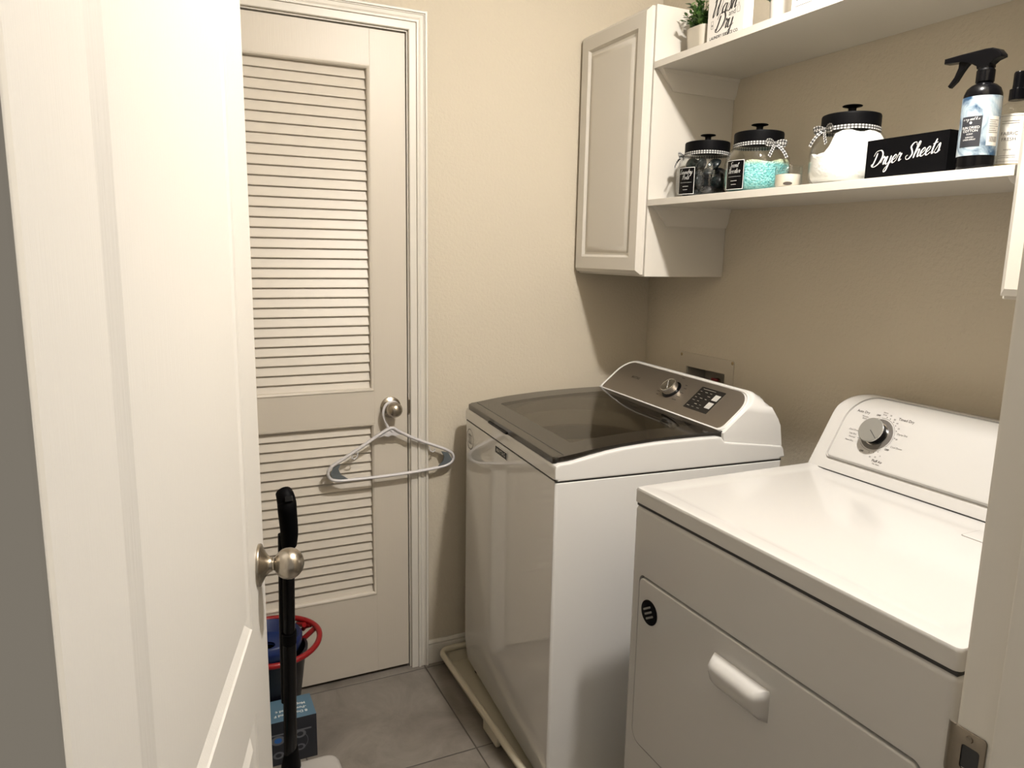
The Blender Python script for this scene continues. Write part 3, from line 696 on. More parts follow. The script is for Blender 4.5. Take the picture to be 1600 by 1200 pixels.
# front badges
fw = frame((-.3364, 0, 0), (0, -1, 0), (0, 0, 1))
bm = bmesh.new(); prism(bm, rrect(-.064, .030, .836, .860, .002), 0, .0012, fw, .0004); bd = obj('name_badge', bm, M['chrome'], wa)
bm = bmesh.new(); prism(bm, rrect(-.0615, .0275, .8385, .8575, .001), .001, .0016, fw); obj('badge_field', bm, M['badge_navy'], bd)
bm = bmesh.new(); text(bm, 'MAYTAG', .0155, fw @ Matrix.Translation((-.017, .848, .0019)), bold=.02, sx=1.15); obj('badge_lettering', bm, M['btn'], bd, smooth=0)
bm = bmesh.new(); MS = fw @ Matrix.Translation((-.300, .818, .0006))
ring2d(bm, .0315, .0335, MS, ex=1.0); ring2d(bm, .0295, .0300, MS)
for i, (a, b_) in enumerate(((-.012, .016), (-.004, .02), (.004, .018), (.012, .015))):
    quad(bm, a-.0011, a+.0011, -b_+.004, b_, MS)
quad(bm, -.018, .018, -.0135, -.0120, MS); quad(bm, -.016, .016, .012, .0135, MS)
obj('oval_sticker', bm, M['ink_soft'], wa, smooth=0)

# ================================================================== DRYER
dr = thing('dryer', 'white electric dryer with a gray timer dial, nearest the doorway', 'dryer', (-.36, -1.3295, .001))
HY = .3675; fx = -.340
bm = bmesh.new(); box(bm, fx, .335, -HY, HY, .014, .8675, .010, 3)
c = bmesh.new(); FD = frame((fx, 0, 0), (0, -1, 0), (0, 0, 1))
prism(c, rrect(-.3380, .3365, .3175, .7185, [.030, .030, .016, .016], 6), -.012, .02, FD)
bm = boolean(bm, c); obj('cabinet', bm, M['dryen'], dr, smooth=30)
for x_ in (-.29, .29):
    for y_ in (-.32, .32):
        bm = bmesh.new(); lathe(bm, [(0, 0), (.018, 0), (.018, .010), (.008, .012), (.008, .02), (0, .02)], 20, Matrix.Translation((x_, y_, 0))); obj('foot', bm, M['black'], dr)
bm = bmesh.new(); box(bm, fx+.004, .333, -HY+.003, HY-.003, .867, .8745); obj('seam_shade', bm, M['dark_gap'], dr)  # dark filler colouring in the shade of the gap below the top panel
# top panel with shallow dished field
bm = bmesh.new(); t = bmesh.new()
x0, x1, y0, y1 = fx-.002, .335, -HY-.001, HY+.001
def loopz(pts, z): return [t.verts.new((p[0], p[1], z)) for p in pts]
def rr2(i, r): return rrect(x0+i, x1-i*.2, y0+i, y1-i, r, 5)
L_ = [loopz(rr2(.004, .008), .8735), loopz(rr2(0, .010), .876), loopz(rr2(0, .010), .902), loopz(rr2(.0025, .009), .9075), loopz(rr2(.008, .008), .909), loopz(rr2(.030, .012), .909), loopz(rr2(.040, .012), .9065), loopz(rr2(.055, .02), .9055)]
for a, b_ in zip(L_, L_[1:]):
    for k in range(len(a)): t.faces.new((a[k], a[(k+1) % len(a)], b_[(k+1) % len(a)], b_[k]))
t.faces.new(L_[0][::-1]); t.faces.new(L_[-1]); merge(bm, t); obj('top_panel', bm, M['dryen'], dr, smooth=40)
# lint lid
bm = bmesh.new(); prism(bm, rrect(.062, .125, -.345, -.098, .006), .9045, .9068, None, .001); obj('lint_lid', bm, M['dryen'], dr)
bm = bmesh.new(); prism(bm, rrect(.0605, .1265, -.3465, -.0965, .007), .9046, .9058); obj('lint_lid_gap', bm, M['ring_gray'], dr)
# door
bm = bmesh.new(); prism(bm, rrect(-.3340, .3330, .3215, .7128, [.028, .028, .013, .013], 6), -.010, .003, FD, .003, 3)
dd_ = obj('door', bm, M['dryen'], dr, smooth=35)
bm = bmesh.new(); HN = frame((fx, 0, 0), (0, -1, 0), (0, 0, 1))
# handle: wedge with rounded nose
secs = []
hy0, hy1, hz0, hz1 = -.084, .059, .607, .667
for i in range(13):
    k = i/12; y = hy0+(hy1-hy0)*k; d = min(k, 1-k)*12*.012; e = min(1, d/.010); e = math.sqrt(max(0, 1-(1-e)**2))
    sec = [(-y, .002, hz0-.002)]
    pts_ = [(.008*e+.002, hz0), (.020*e+.002, hz0+.014), (.027*e+.002, hz1-.026), (.0275*e+.002, hz1-.016), (.022*e+.002, hz1-.007*e), (.012*e+.002, hz1-.001), (.002, hz1)]
    secs.append([fx and (fx-.003-a, y*-1*-1*-1, z) for a, z in [(-.001, hz0-.002)]+pts_])
secs = [[(fx-.002-a, -y_, z) for a, z in [(0, hz0-.002)]+[(q, w) for q, w in S_]] for y_, S_ in
        [(hy0+(hy1-hy0)*i/12, (lambda e: [(.008*e+.001, hz0), (.020*e+.001, hz0+.014), (.027*e+.001, hz1-.026), (.0275*e+.001, hz1-.016), (.022*e+.001, hz1-.007*e), (.012*e+.001, hz1-.001), (.0005, hz1)])(math.sqrt(max(0.0, 1-(1-min(1, min(i, 12-i)*.6))**2)))) for i in range(13)]]
loft(bm, secs); obj('handle', bm, M['dryen'], dd_, smooth=60)
bm = bmesh.new(); vf = frame((fx-.003, 0, 0), (0, -1, 0), (0, 0, 1)) @ Matrix.Translation((-.2915, .6475, 0))
lathe(bm, [(0, 0), (.0275, 0), (.0275, .002), (.026, .003), (0, .003)], 40, vf); vt = obj('vent_badge', bm, M['black'], dd_)
bm = bmesh.new()
for s_ in (-.010, 0, .010):
    prism(bm, rrect(-.0135, .0135, s_-.0022, s_+.0022, .002), .003, .0045, vf @ Matrix.Rotation(math.radians(32), 4, 'Z'))
obj('vent_bars', bm, M['knobgray'], vt)
# console
dX, dZ = .5021, .8648; px0, pz0 = .170, .9075
secs = []; R_ = .085; W2 = .3655; ys = [-W2+R_*(1-math.cos(PI/2*i/12)) for i in range(13)]; ys = ys+[-y for y in ys[::-1]]
for y in ys:
    d = min(W2-abs(y), R_); drop = R_-math.sqrt(max(0, R_*R_-(R_-d)**2)); e = drop/R_
    s = .206-drop*.62; xt, zt = px0+dX*s, pz0+dZ*s
    sec = [(px0+.002, y, .905), (px0, y, pz0)]
    for k in range(1, 9): sec.append((px0+dX*(s-.012)*k/8, y, pz0+dZ*(s-.012)*k/8))
    sec += [(xt-.0015, y, zt-.0045), (xt+.006, y, zt-.0005), (xt+.018, y, zt), (xt+.035, y, zt-.003), (.338, y, zt-.012), (.340, y, zt-.03), (.340, y, .900), (.25, y, .900)]
    secs.append(sec)
bm = bmesh.new(); loft(bm, secs); co = obj('console', bm, M['dryen'], dr, smooth=32)
bm = bmesh.new(); box(bm, px0-.0015, px0+.01, -W2+.002, W2-.002, .9045, .9080); obj('console_seam', bm, M['dark_gap'], dr)
fd = frame((px0, 0, pz0), (0, -1, 0), (dX, 0, dZ))
bm = bmesh.new(); prism(bm, rrect(-.327, .327, .030, .2035, [.012, .012, .075, .075], 12), -.004, .005, fd, .0085, 3); obj('control_panel', bm, M['dryen'], dr, smooth=25)
# dial (t,s) measured from the face origin: world y -1.107 -> local x .2225 left
tx = lambda wy: wy-1.3295       # -Y world -> local right coordinate
DC = (tx(1.107), .1135); fz = fd @ Matrix.Translation((0, 0, .0052))
bm = bmesh.new(); lathe(bm, [(0, 0), (.0385, 0), (.0385, .0008), (.036, .0018), (0, .0018)], 48, fz @ Matrix.Translation((DC[0], DC[1], 0))); obj('dial_skirt', bm, M['ring_gray'], dr, smooth=30)
bm = bmesh.new(); lathe(bm, [(0, .001), (.0285, .001), (.0285, .004), (.027, .0042), (0, .0042)], 48, fz @ Matrix.Translation((DC[0], DC[1], 0))); obj('dial_ring', bm, M['chrome'], dr, smooth=30)
bm = bmesh.new(); lathe(bm, [(0, .004), (.0265, .004), (.0275, .022), (.0300, .0245), (.0300, .027), (.0285, .0285), (0, .0285)], 48, fz @ Matrix.Translation((DC[0], DC[1], 0)))
for f in bm.faces:
    cc = (fz @ Matrix.Translation((DC[0], DC[1], 0))).inverted() @ f.calc_center_median()
    f.material_index = 1 if cc.z > .0275 else (2 if cc.z > .0243 else 0)
kn = obj('timer_dial', bm, [M['black'], M['knobgray'], M['chrome']], dr, smooth=30)
bm = bmesh.new(); quad(bm, 0, .027, -.0007, .0007, fz @ Matrix.Translation((DC[0]+.001, DC[1]-.001, .0288)) @ Matrix.Rotation(math.radians(-38), 4, 'Z')); obj('pointer_line', bm, M['ink'], kn, smooth=0)
bm = bmesh.new(); ft = fd @ Matrix.Translation((0, 0, .00555))
def tt(s, wy, ss, size, **k): text(bm, s, size, ft @ Matrix.Translation((tx(wy), ss, 0)), **k)
ring2d(bm, .0415, .0421, ft @ Matrix.Translation((DC[0], DC[1], 0)), 70, math.radians(-35), math.radians(100))
ring2d(bm, .0415, .0421, ft @ Matrix.Translation((DC[0], DC[1], 0)), 40, math.radians(105), math.radians(210))
ring2d(bm, .0415, .0421, ft @ Matrix.Translation((DC[0], DC[1], 0)), 30, math.radians(225), math.radians(310))
tt('Auto Dry', 1.048, .1597, .0088, bold=.012); tt('Timed Dry', 1.160, .1612, .0088, bold=.012); tt('Fluff Air', 1.138, .0515, .0082, bold=.02)
tt('No Heat', 1.138, .0445, .0052); tt('OFF', 1.089, .1590, .0062, bold=.03); tt('OFF', 1.147, .0840, .0062, bold=.03); tt('OFF', 1.089, .0660, .0062, bold=.03)
tt('Heavy', 1.104, .1690, .0050); tt('Duty', 1.104, .1638, .0050); tt('70', 1.119, .1645, .0052); tt('50', 1.132, .1575, .0052); tt('40', 1.142, .1500, .0052); tt('30', 1.151, .1386, .0052)
tt('Damp Dry', 1.1665, .1261, .0060); tt('20', 1.1580, .1131, .0052); tt('Cool Down', 1.167, .0934, .0060)
tt('15', 1.139, .0655, .0050); tt('20', 1.129, .0605, .0050); tt('30', 1.116, .0580, .0050)
tt('Cool Down', 1.046, .1109, .0056); tt('Less Dry', 1.047, .1012, .0056); tt('Normal', 1.049, .0930, .0056); tt('More Dry', 1.046, .0835, .0056)
tt('Wrinkle', 1.058, .1490, .0052); tt('Shield', 1.058, .1440, .0052)
for a in (84, 72, 56, 42, 24, 2, -60, -73, -87, 205):
    q = ft @ Matrix.Translation((DC[0]+.0455*math.cos(math.radians(a)), DC[1]+.0455*math.sin(math.radians(a)), 0)); ring2d(bm, 0.0001, .0012, q, 10)
obj('dial_lettering', bm, M['ink_soft'], dr, smooth=0)

# ================================================================== CLOTHES HANGER (on the closet knob)
hg = thing('clothes_hanger', 'light grey plastic clothes hanger hooked on the louvered door knob', 'hanger', (-.990, -.050, .855))
def H(x, z, y=-.030): return (x+.990, y+.050, z-.855)
def strip(bm, pts, w, d, closed=False, seg=10):   # rounded bar of half-height w, half-depth d
    tube(bm, pts, w, seg, closed=closed, sx=d/w, up=None)
bm = bmesh.new()
out = [(-0.9829, 0.8548), (-1.0233, 0.8355), (-1.0891, 0.7961), (-1.1447, 0.7647), (-1.169, 0.7506), (-1.1821, 0.7354), (-1.1831, 0.7202), (-1.173, 0.7071), (-1.1498, 0.701), (-1.0941, 0.6995), (-1.0082, 0.699), (-0.9222, 0.7015), (-0.8797, 0.7036), (-0.8261, 0.7081), (-0.7968, 0.7132), (-0.7786, 0.7233), (-0.7725, 0.7384), (-0.7806, 0.7546), (-0.8059, 0.7698), (-0.8362, 0.783), (-0.8817, 0.8022), (-0.9222, 0.8214), (-0.9576, 0.8416)]
P = catmull([H(x, z) for x, z in out], 5, closed=True)
n = len(P); rings = []
for i in range(n):
    T = (P[(i+1) % n]-P[i-1]).normalized(); nn = Vector((0, 1, 0)); bb = T.cross(nn)
    rings.append([bm.verts.new(P[i]+nn*.0070*math.cos(2*PI*k/12)+bb*.0050*math.sin(2*PI*k/12)) for k in range(12)])
for i in range(n):
    A, B = rings[i], rings[(i+1) % n]
    for k in range(12): bm.faces.new((A[k], A[(k+1) % 12], B[(k+1) % 12], B[k]))
# web gusset under the neck
prism(bm, [(p[0], p[1]) for p in [(-.045, -.022), (-.022, -.017), (-.010, -.022), (0, -.017), (.012, -.020), (.045, -.017), (.018, .002), (0, .010), (-.012, .004)]], -.0015, .0015, frame(H(-0.9829, 0.8487), (1, 0, 0), (0, 0, 1)))
# strap notches
for sx_, cx_, cz_ in ((1, -1.1022, 0.7728), (-1, -0.8443, 0.7698)):
    tube(bm, [H(cx_+sx_*.012, cz_+.012), H(cx_+sx_*.009, cz_-.002), H(cx_, cz_-.008), H(cx_-sx_*.008, cz_-.003), H(cx_-sx_*.006, cz_+.004)], .0022, 8)
obj('body', bm, M['hanger'], hg, smooth=50)
bm = bmesh.new()
hk = catmull([H(-.978, .842), H(-.992, .857, -.029), H(-1.003, .883, -.028), H(-1.0065, .907, -.026), H(-1.000, .926, -.025), H(-.986, .9365, -.0245), H(-.970, .9365, -.0245), H(-.957, .926, -.0245), H(-.953, .914, -.025)], 7)
tube(bm, hk, .0043, 10); obj('hook', bm, M['hanger'], hg, smooth=60)
for s_ in (-1, 1):
    bm = bmesh.new()
    if s_ < 0: pts = [(-1.1771, 0.7253), (-1.17, 0.7111), (-1.1447, 0.7051), (-1.1224, 0.7041), (-1.1447, 0.7202), (-1.1518, 0.7384), (-1.1447, 0.7546), (-1.167, 0.7445)]
    else: pts = [(-0.7775, 0.7304), (-0.7856, 0.7182), (-0.8059, 0.7142), (-0.8261, 0.7122), (-0.8089, 0.7283), (-0.8049, 0.7445), (-0.815, 0.7617), (-0.7907, 0.7567)]
    prism(bm, [(x+.990, z-.855) for x, z in pts], -.003, .003, frame((0, .020, 0), (1, 0, 0), (0, 0, 1)), .0008); obj('shoulder_grip', bm, M['hanger_grip'], hg)

# ================================================================== JARS
def gingham(bm, P, side, w, cells, k0=0):
    """ribbon along P with half-width vector list side, checker as 3 materials"""
    rows = 3; rings = []
    for p, s_ in zip(P, side): rings.append([bm.verts.new(p+s_*(2*j/rows-1)) for j in range(rows+1)])
    for i in range(len(P)-1):
        for j in range(rows):
            a, b_ = (i//1) % 2, j % 2
            f = bm.faces.new((rings[i][j], rings[i+1][j], rings[i+1][j+1], rings[i][j+1])); f.material_index = 0 if a and b_ else (2 if not a and not b_ else 1)
RB = [mat('ribbon_black', (.008, .008, .008), .7), mat('ribbon_gray', (.09, .09, .088), .7), mat('ribbon_white', (.55, .54, .52), .7)]
def ribbon_path(bm, pts, w, wdir, step=.0034):
    P = catmull(pts, 14); L = [0]
    for a, b_ in zip(P, P[1:]): L.append(L[-1]+(b_-a).length)
    n = max(4, int(L[-1]/step)); Q = []
    for i in range(n+1):
        d = L[-1]*i/n; k = 0
        while k < len(P)-2 and L[k+1] < d: k += 1
        t = (d-L[k])/max(1e-9, L[k+1]-L[k]); Q.append(P[k].lerp(P[k+1], t))
    W = [(Vector(wdir(i/n)) if callable(wdir) else Vector(wdir)).normalized()*w for i in range(n+1)]
    gingham(bm, Q, W, w, 0)
def jar(label, y, bow_ang, lab_ang=None, lines=None, x=-.200):
    t = thing('storage_jar', label, 'jar', (x, y, ZS), 0, 'lidded glass jars on the lower shelf')
    o_ = [(0, .0005), (.062, .0005), (.073, .004), (.080, .014), (.082, .030), (.082, .070), (.079, .088), (.072, .104), (.064, .114), (.059, .120), (.0585, .128)]
    i_ = [(.0560, .128), (.0565, .121), (.0615, .1125), (.0695, .102), (.0765, .087), (.0793, .070), (.0793, .031), (.0770, .016), (.071, .0075), (.061, .005), (0, .005)]
    bm = bmesh.new(); lathe(bm, o_+i_, 64); obj('glass_body', bm, M['glass'], t, smooth=60)
    bm = bmesh.new(); lathe(bm, [(0, .1285), (.0585, .1285), (.0605, .1265), (.0605, .1245), (.0618, .1245), (.0618, .148), (.0605, .1515), (.057, .1528), (.02, .1535), (0, .1535)], 64); ld = obj('lid', bm, M['black_matte'], t, smooth=40)
    bm = bmesh.new(); lathe(bm, [(0, .1533), (.0095, .1533), (.0085, .158), (.0085, .168), (.012, .1695), (.0205, .1715), (.0212, .1728), (.0195, .1738), (0, .1745)], 36); obj('lid_knob', bm, M['black_matte'], ld, smooth=40)
    # ribbon band round the neck
    bm = bmesh.new(); n = 110; rr = .0632; P = [Vector((rr*math.cos(2*PI*i/n), rr*math.sin(2*PI*i/n), .1195+.0012*math.sin(2*PI*i/n*2))) for i in range(n+1)]
    gingham(bm, P, [Vector((0, 0, .0042))]*(n+1), .004, 0)
    # bow: two loops and two tails
    a = bow_ang; o = Vector((math.cos(a), math.sin(a), 0)); sd = Vector((-math.sin(a), math.cos(a), 0)); up = Vector((0, 0, 1)); C = o*.0650+up*.118
    for s_ in (-1, 1):
        ribbon_path(bm, [C, C+sd*s_*.014+up*.006+o*.006, C+sd*s_*.028+up*.005+o*.009, C+sd*s_*.031-up*.001+o*.008, C+sd*s_*.020-up*.004+o*.009, C+o*.004], .0045, lambda k: up+o*.35)
        ribbon_path(bm, [C+o*.003, C+sd*s_*.010-up*.010+o*.012, C+sd*s_*.019-up*.022+o*.017, C+sd*s_*.026-up*.034+o*.019], .0045, lambda k, s_=s_: sd+up*.55*s_)
    tb = bmesh.new(); bmesh.ops.create_uvsphere(tb, u_segments=12, v_segments=8, radius=.0052, matrix=Matrix.Translation(C+o*.004)); merge(bm, tb, mi=1)
    obj('gingham_ribbon', bm, RB, t, smooth=30)
    if lab_ang is not None:
        r_ = .0826
        def wr(h, rr=r_): return lambda u, v: Vector((rr*math.cos(lab_ang+u/rr), rr*math.sin(lab_ang+u/rr), h+v))
        def patch(bm, x0, x1, y0, y1, rr, n=12, mi=0):
            w1 = wr(.043, rr)
            for i in range(n):
                a_, b_ = x0+(x1-x0)*i/n, x0+(x1-x0)*(i+1)/n
                f = bm.faces.new([bm.verts.new(w1(*q)) for q in ((a_, y0), (b_, y0), (b_, y1), (a_, y1))]); f.material_index = mi
        bm = bmesh.new(); patch(bm, -.0290, .0290, -.037, .037, r_); lb = obj('label', bm, M['black'], t, smooth=30)
        bm = bmesh.new(); e = .0016
        for q in ((-.0280, .0280, .0348, .0360), (-.0280, .0280, -.0360, -.0348), (-.0280, -.0268, -.0360, .0360), (.0268, .0280, -.0360, .0360)): patch(bm, *q, r_+.0003)
        patch(bm, -.020, .020, -.0045, -.0041, r_+.0003); patch(bm, -.010, .010, -.015, -.0142, r_+.0003); patch(bm, -.008, .008, -.024, -.0232, r_+.0003)
        tmp = bmesh.new()
        script(tmp, lines[0], .0066, Matrix.Translation((-.002, .0185, 0)), .15, .3); script(tmp, lines[1], .0066, Matrix.Translation((-.002, .0040, 0)), .15, .3)
        w1 = wr(.043, r_+.0004)
        for v in tmp.verts: v.co = w1(v.co.x, v.co.y)
        merge(bm, tmp); obj('label_lettering', bm, M['ink_white'], lb, smooth=0)
    return t
# label angle: towards the room (-x) turned to the viewer
jar('black-lidded glass jar of dark laundry pods, leftmost on the lower shelf', -.522, math.radians(128), math.radians(190), ('Laundry', 'Pods'))
jar('black-lidded glass jar half full of aqua scent beads', -.722, math.radians(262), math.radians(186), ('Scent', 'Booster'))
jar('black-lidded glass jar filled with white powder', -1.006, math.radians(172))
# laundry pods
pm = [M['pod_dark'], M['vinyl'], M['pod_teal']]
def pod_mesh(m):
    b_ = bmesh.new(); bmesh.ops.create_uvsphere(b_, u_segments=16, v_segments=10, radius=1)
    for v in b_.verts:
        q = v.co; f = 1-.25*abs(q.z)
        v.co = Vector((math.copysign(abs(q.x)**.75, q.x)*.022*f, math.copysign(abs(q.y)**.75, q.y)*.020*f, q.z*.0125*(1-.35*max(abs(q.x), abs(q.y))**4)))
    me = bpy.data.meshes.new('laundry_pod'); b_.to_mesh(me); b_.free(); me.materials.append(m)
    for p in me.polygons: p.use_smooth = True
    return me
pmes = [pod_mesh(m) for m in pm]
random.seed(5); k = 0
for lay in range(4):
    for i in range(7 if lay < 3 else 4):
        a = 2*PI*i/6+lay*.5; r_ = .046 if i < 6 else 0
        if lay == 3: r_ = .035
        o = bpy.data.objects.new('laundry_pod', pmes[(k*7+lay) % 5 % 3]); COL.objects.link(o); k += 1
        o.location = (-.200+r_*math.cos(a), -.522+r_*math.sin(a), ZS+.020+lay*.0235)
        o.rotation_euler = (random.uniform(.9, 1.6) if lay % 2 else random.uniform(-.5, .5), random.uniform(-.6, .6), a)
        tag(o, 'small dark glossy laundry pod packed inside the leftmost glass jar', 'laundry pod', 'laundry pods in the jar')
# scent beads heap (stuff) and powder (stuff)
def heap(name, y, prof_fn, m, x=-.200, R=.0785, n=48, rows=14, jit=.0):
    bm = bmesh.new(); rr = [(.060, .0055), (.070, .0085), (.0765, .017), (.0787, .031)]
    rings = [[bm.verts.new((r_*math.cos(2*PI*i/n), r_*math.sin(2*PI*i/n), z)) for i in range(n)] for r_, z in rr]
    bm.faces.new(rings[0][::-1])
    def wall(z):
        P = [(.031, .0787), (.070, .0787), (.087, .0758), (.102, .0688), (.1125, .0608), (.121, .056)]
        if z <= P[0][0]: return .0787
        for (a, ra), (b_, rb) in zip(P, P[1:]):
            if z <= b_: return ra+(rb-ra)*(z-a)/(b_-a)
        return .056
    rim = []
    for i in range(n):
        a = 2*PI*i/n; z = prof_fn(math.cos(a), math.sin(a)); rim.append(z)
    for q in range(1, 7):
        rings.append([bm.verts.new((wall(.031+(rim[i]-.031)*q/6)*math.cos(2*PI*i/n), wall(.031+(rim[i]-.031)*q/6)*math.sin(2*PI*i/n), .031+(rim[i]-.031)*q/6)) for i in range(n)])
    for q in range(1, rows):
        f = 1-q/rows; rings.append([bm.verts.new((wall(rim[i])*f*math.cos(2*PI*i/n), wall(rim[i])*f*math.sin(2*PI*i/n), prof_fn(f*math.cos(2*PI*i/n), f*math.sin(2*PI*i/n))+random.uniform(-jit, jit))) for i in range(n)])
    c0 = bm.verts.new((0, 0, prof_fn(0, 0)))
    for A, B in zip(rings, rings[1:]):
        for i in range(n): bm.faces.new((A[i], A[(i+1) % n], B[(i+1) % n], B[i]))
    for i in range(n): bm.faces.new((rings[-1][i], rings[-1][(i+1) % n], c0))
    return obj(name, bm, m, None, smooth=80, loc=(x, y, ZS))
o = heap('scent_beads', -.722, lambda u, v: .062-.018*v+.004*math.sin(5*u)+.003*math.sin(7*v+u), M['beads'], jit=.0015)
tag(o, 'tiny aqua and pale yellow scent beads heaped in the middle jar', 'scent beads', kind='stuff')
def pw(u, v):
    s_ = .66*u-.75*v+.36+.10*math.sin(5*(u+v))
    k_ = 1/(1+math.exp(-s_*26))
    return .066+.046*k_+.0025*math.sin(9*u+2)+.0025*math.sin(11*v+1)
o = heap('washing_powder', -1.006, pw, M['powder'], jit=.0016)
tag(o, 'caked white washing powder filling the jar beside the dryer sheet box', 'washing powder', kind='stuff')
# candle
t = thing('jar_candle', 'small clear glass candle jar with cream wax between two glass jars', 'candle', (-.240, -.872, ZS))
bm = bmesh.new(); lathe(bm, [(0, .0005), (.026, .0005), (.0305, .004), (.0315, .012), (.0315, .052), (.0305, .054), (.0295, .052), (.0295, .012), (.027, .005), (0, .004)], 48); obj('glass_cup', bm, M['glass'], t, smooth=50)
bm = bmesh.new(); lathe(bm, [(0, .0045), (.0265, .0055), (.0291, .012), (.0291, .033), (.027, .0335), (0, .034)], 40); obj('wax', bm, M['wax'], t, smooth=50)
bm = bmesh.new(); tube(bm, [(0, 0, .033), (.001, 0, .038), (0, .001, .042)], .0008, 6); obj('wick', bm, M['ink'], t)
bm = bmesh.new(); a0 = math.radians(225)
for i in range(8):
    a, b_ = a0+(i-4)*.08, a0+(i-3)*.08; hh = .004*math.sqrt(max(0, 1-((i-3.5)/4.2)**2))
    bm.faces.new([bm.verts.new((.0318*math.cos(q), .0318*math.sin(q), z)) for q, z in ((a, .011-hh), (b_, .011-hh), (b_, .011+hh), (a, .011+hh))])
obj('label', bm, M['ink_brown'], t)
# ================================================================== DRYER SHEET BOX
t = thing('dryer_sheet_box', 'black wooden box with white script reading Dryer Sheets', 'box', (-.238, -1.208, ZS+.0002))
bm = bmesh.new(); box(bm, -.038, .038, -.0895, .0895, 0, .078, .0012); obj('body', bm, M['black_matte'], t)
bm = bmesh.new(); script(bm, 'Dryer Sheets', .0148, frame((-.0385, .002, .031), (0, -1, 0), (0, 0, 1)), .21, .28, slope=.10, spacing=.97); obj('script_lettering', bm, M['ink_white'], t, smooth=0)
# ================================================================== SPRAY BOTTLE
t = thing('spray_bottle', 'black trigger spray bottle with blue marbled linen spray label', 'spray bottle', (-.262, -1.3425, ZS+.0002))
K_ = .95
bm = bmesh.new(); lathe(bm, [(0, 0), (.028, 0), (.0305, .003), (.0310, .008), (.0310, .122), (.0300, .132), (.0265, .141), (.020, .147), (.0135, .150), (.0125, .153), (0, .153)], 56); obj('bottle', bm, M['black'], t, smooth=50)
bm = bmesh.new(); R2_ = .03135
def cyl(bm, a0, a1, z0, z1, r, n=36, mi=0, m=1):
    for i in range(n):
        for j in range(m):
            a, b_ = a0+(a1-a0)*i/n, a0+(a1-a0)*(i+1)/n; c_, d_ = z0+(z1-z0)*j/m, z0+(z1-z0)*(j+1)/m
            f = bm.faces.new([bm.verts.new((r*math.cos(q), r*math.sin(q), z)) for q, z in ((a, c_), (b_, c_), (b_, d_), (a, d_))]); f.material_index = mi
cyl(bm, 0, 2*PI, .024, .1255, R2_); lb = obj('marbled_label', bm, M['marble'], t, smooth=60)
FA = math.radians(188)      # label front direction
def wrp(rr, h, fa): return lambda u, v: Vector((rr*math.cos(fa+u/rr), rr*math.sin(fa+u/rr), h+v))
bm = bmesh.new(); cyl(bm, FA-.0175/R2_, FA+.0175/R2_, .039, .091, R2_+.0003, 14); obj('name_panel', bm, M['carton_dark'], lb, smooth=60)
bm = bmesh.new(); w0 = wrp(R2_+.0006, .065, FA)
for s_, v, sz in (('SUN DRIED', .0065, .0060), ('COTTON', .0010, .0060), ('SCENT', -.0045, .0036), ('SCENTED', -.0100, .0032), ('LINEN SPRAY', -.0140, .0036)):
    text(bm, s_, sz, None, wrap=lambda u, q, v=v: w0(u, q+v))
tmp = bmesh.new(); script(tmp, 'e r y and h o', .0026, Matrix.Translation((0, .0195, 0)), .22, .3)
for v in tmp.verts: v.co = w0(v.co.x, v.co.y)
merge(bm, tmp)
tmp = bmesh.new(); ring2d(tmp, .0006, .0022, Matrix.Translation((0, .0150, 0)), 16)
for v in tmp.verts: v.co = w0(v.co.x, v.co.y)
merge(bm, tmp); obj('label_lettering', bm, M['ink_white'], lb, smooth=0)
bm = bmesh.new(); FB = math.radians(256)
cyl(bm, FB-.010/R2_, FB+.012/R2_, .040, .090, R2_+.0003, 10, 0); cyl(bm, FB-.006/R2_, FB+.010/R2_, .0420, .0555, R2_+.0004, 8, 0)
obj('back_panel', bm, M['paper'], lb, smooth=60)
bm = bmesh.new()
for i in range(9): a = FB+(-.005+i*.0017)/R2_; cyl(bm, a, a+.0008/R2_, .046, .0555, R2_+.0006, 1)
for i in range(7): cyl(bm, FB-.008/R2_, FB+(.010-.003*(i % 3))/R2_, .062+i*.0035, .0628+i*.0035, R2_+.0006, 5)
obj('barcode_print', bm, M['ink_soft'], lb, smooth=0)
bm = bmesh.new(); lathe(bm, [(0, .151), (.0135, .151), (.0148, .153), (.0148, .172), (.0130, .175), (.0130, .178), (0, .178)], 24); obj('collar', bm, M['black'], t, smooth=30)
# trigger head: nozzle points to +y (away from the doorway)
hp = [(.076, .197), (.076, .2065), (.040, .2080), (.000, .2085), (-.012, .2075), (-.022, .2035), (-.030, .194), (-.0305, .189), (-.018, .186), (-.011, .181), (-.0115, .176), (.0125, .176), (.0135, .181), (.025, .188), (.045, .1945)]
bm = bmesh.new(); prism(bm, [(y, z) for y, z in hp], -.0105, .0105, Matrix(((0, 0, 1, 0), (1, 0, 0, 0), (0, 1, 0, 0), (0, 0, 0, 1))), .003, 2); hd = obj('trigger_head', bm, M['black'], t, smooth=40)
bm = bmesh.new(); prism(bm, [(.050, .196), (.050, .186), (.056, .171), (.0670, .157), (.0635, .1535), (.052, .163), (.043, .177), (.036, .186), (.030, .191), (.036, .196)], -.0055, .0055, Matrix(((0, 0, 1, 0), (1, 0, 0, 0), (0, 1, 0, 0), (0, 0, 0, 1))), .0015, 2); obj('trigger', bm, M['black'], hd, smooth=40)
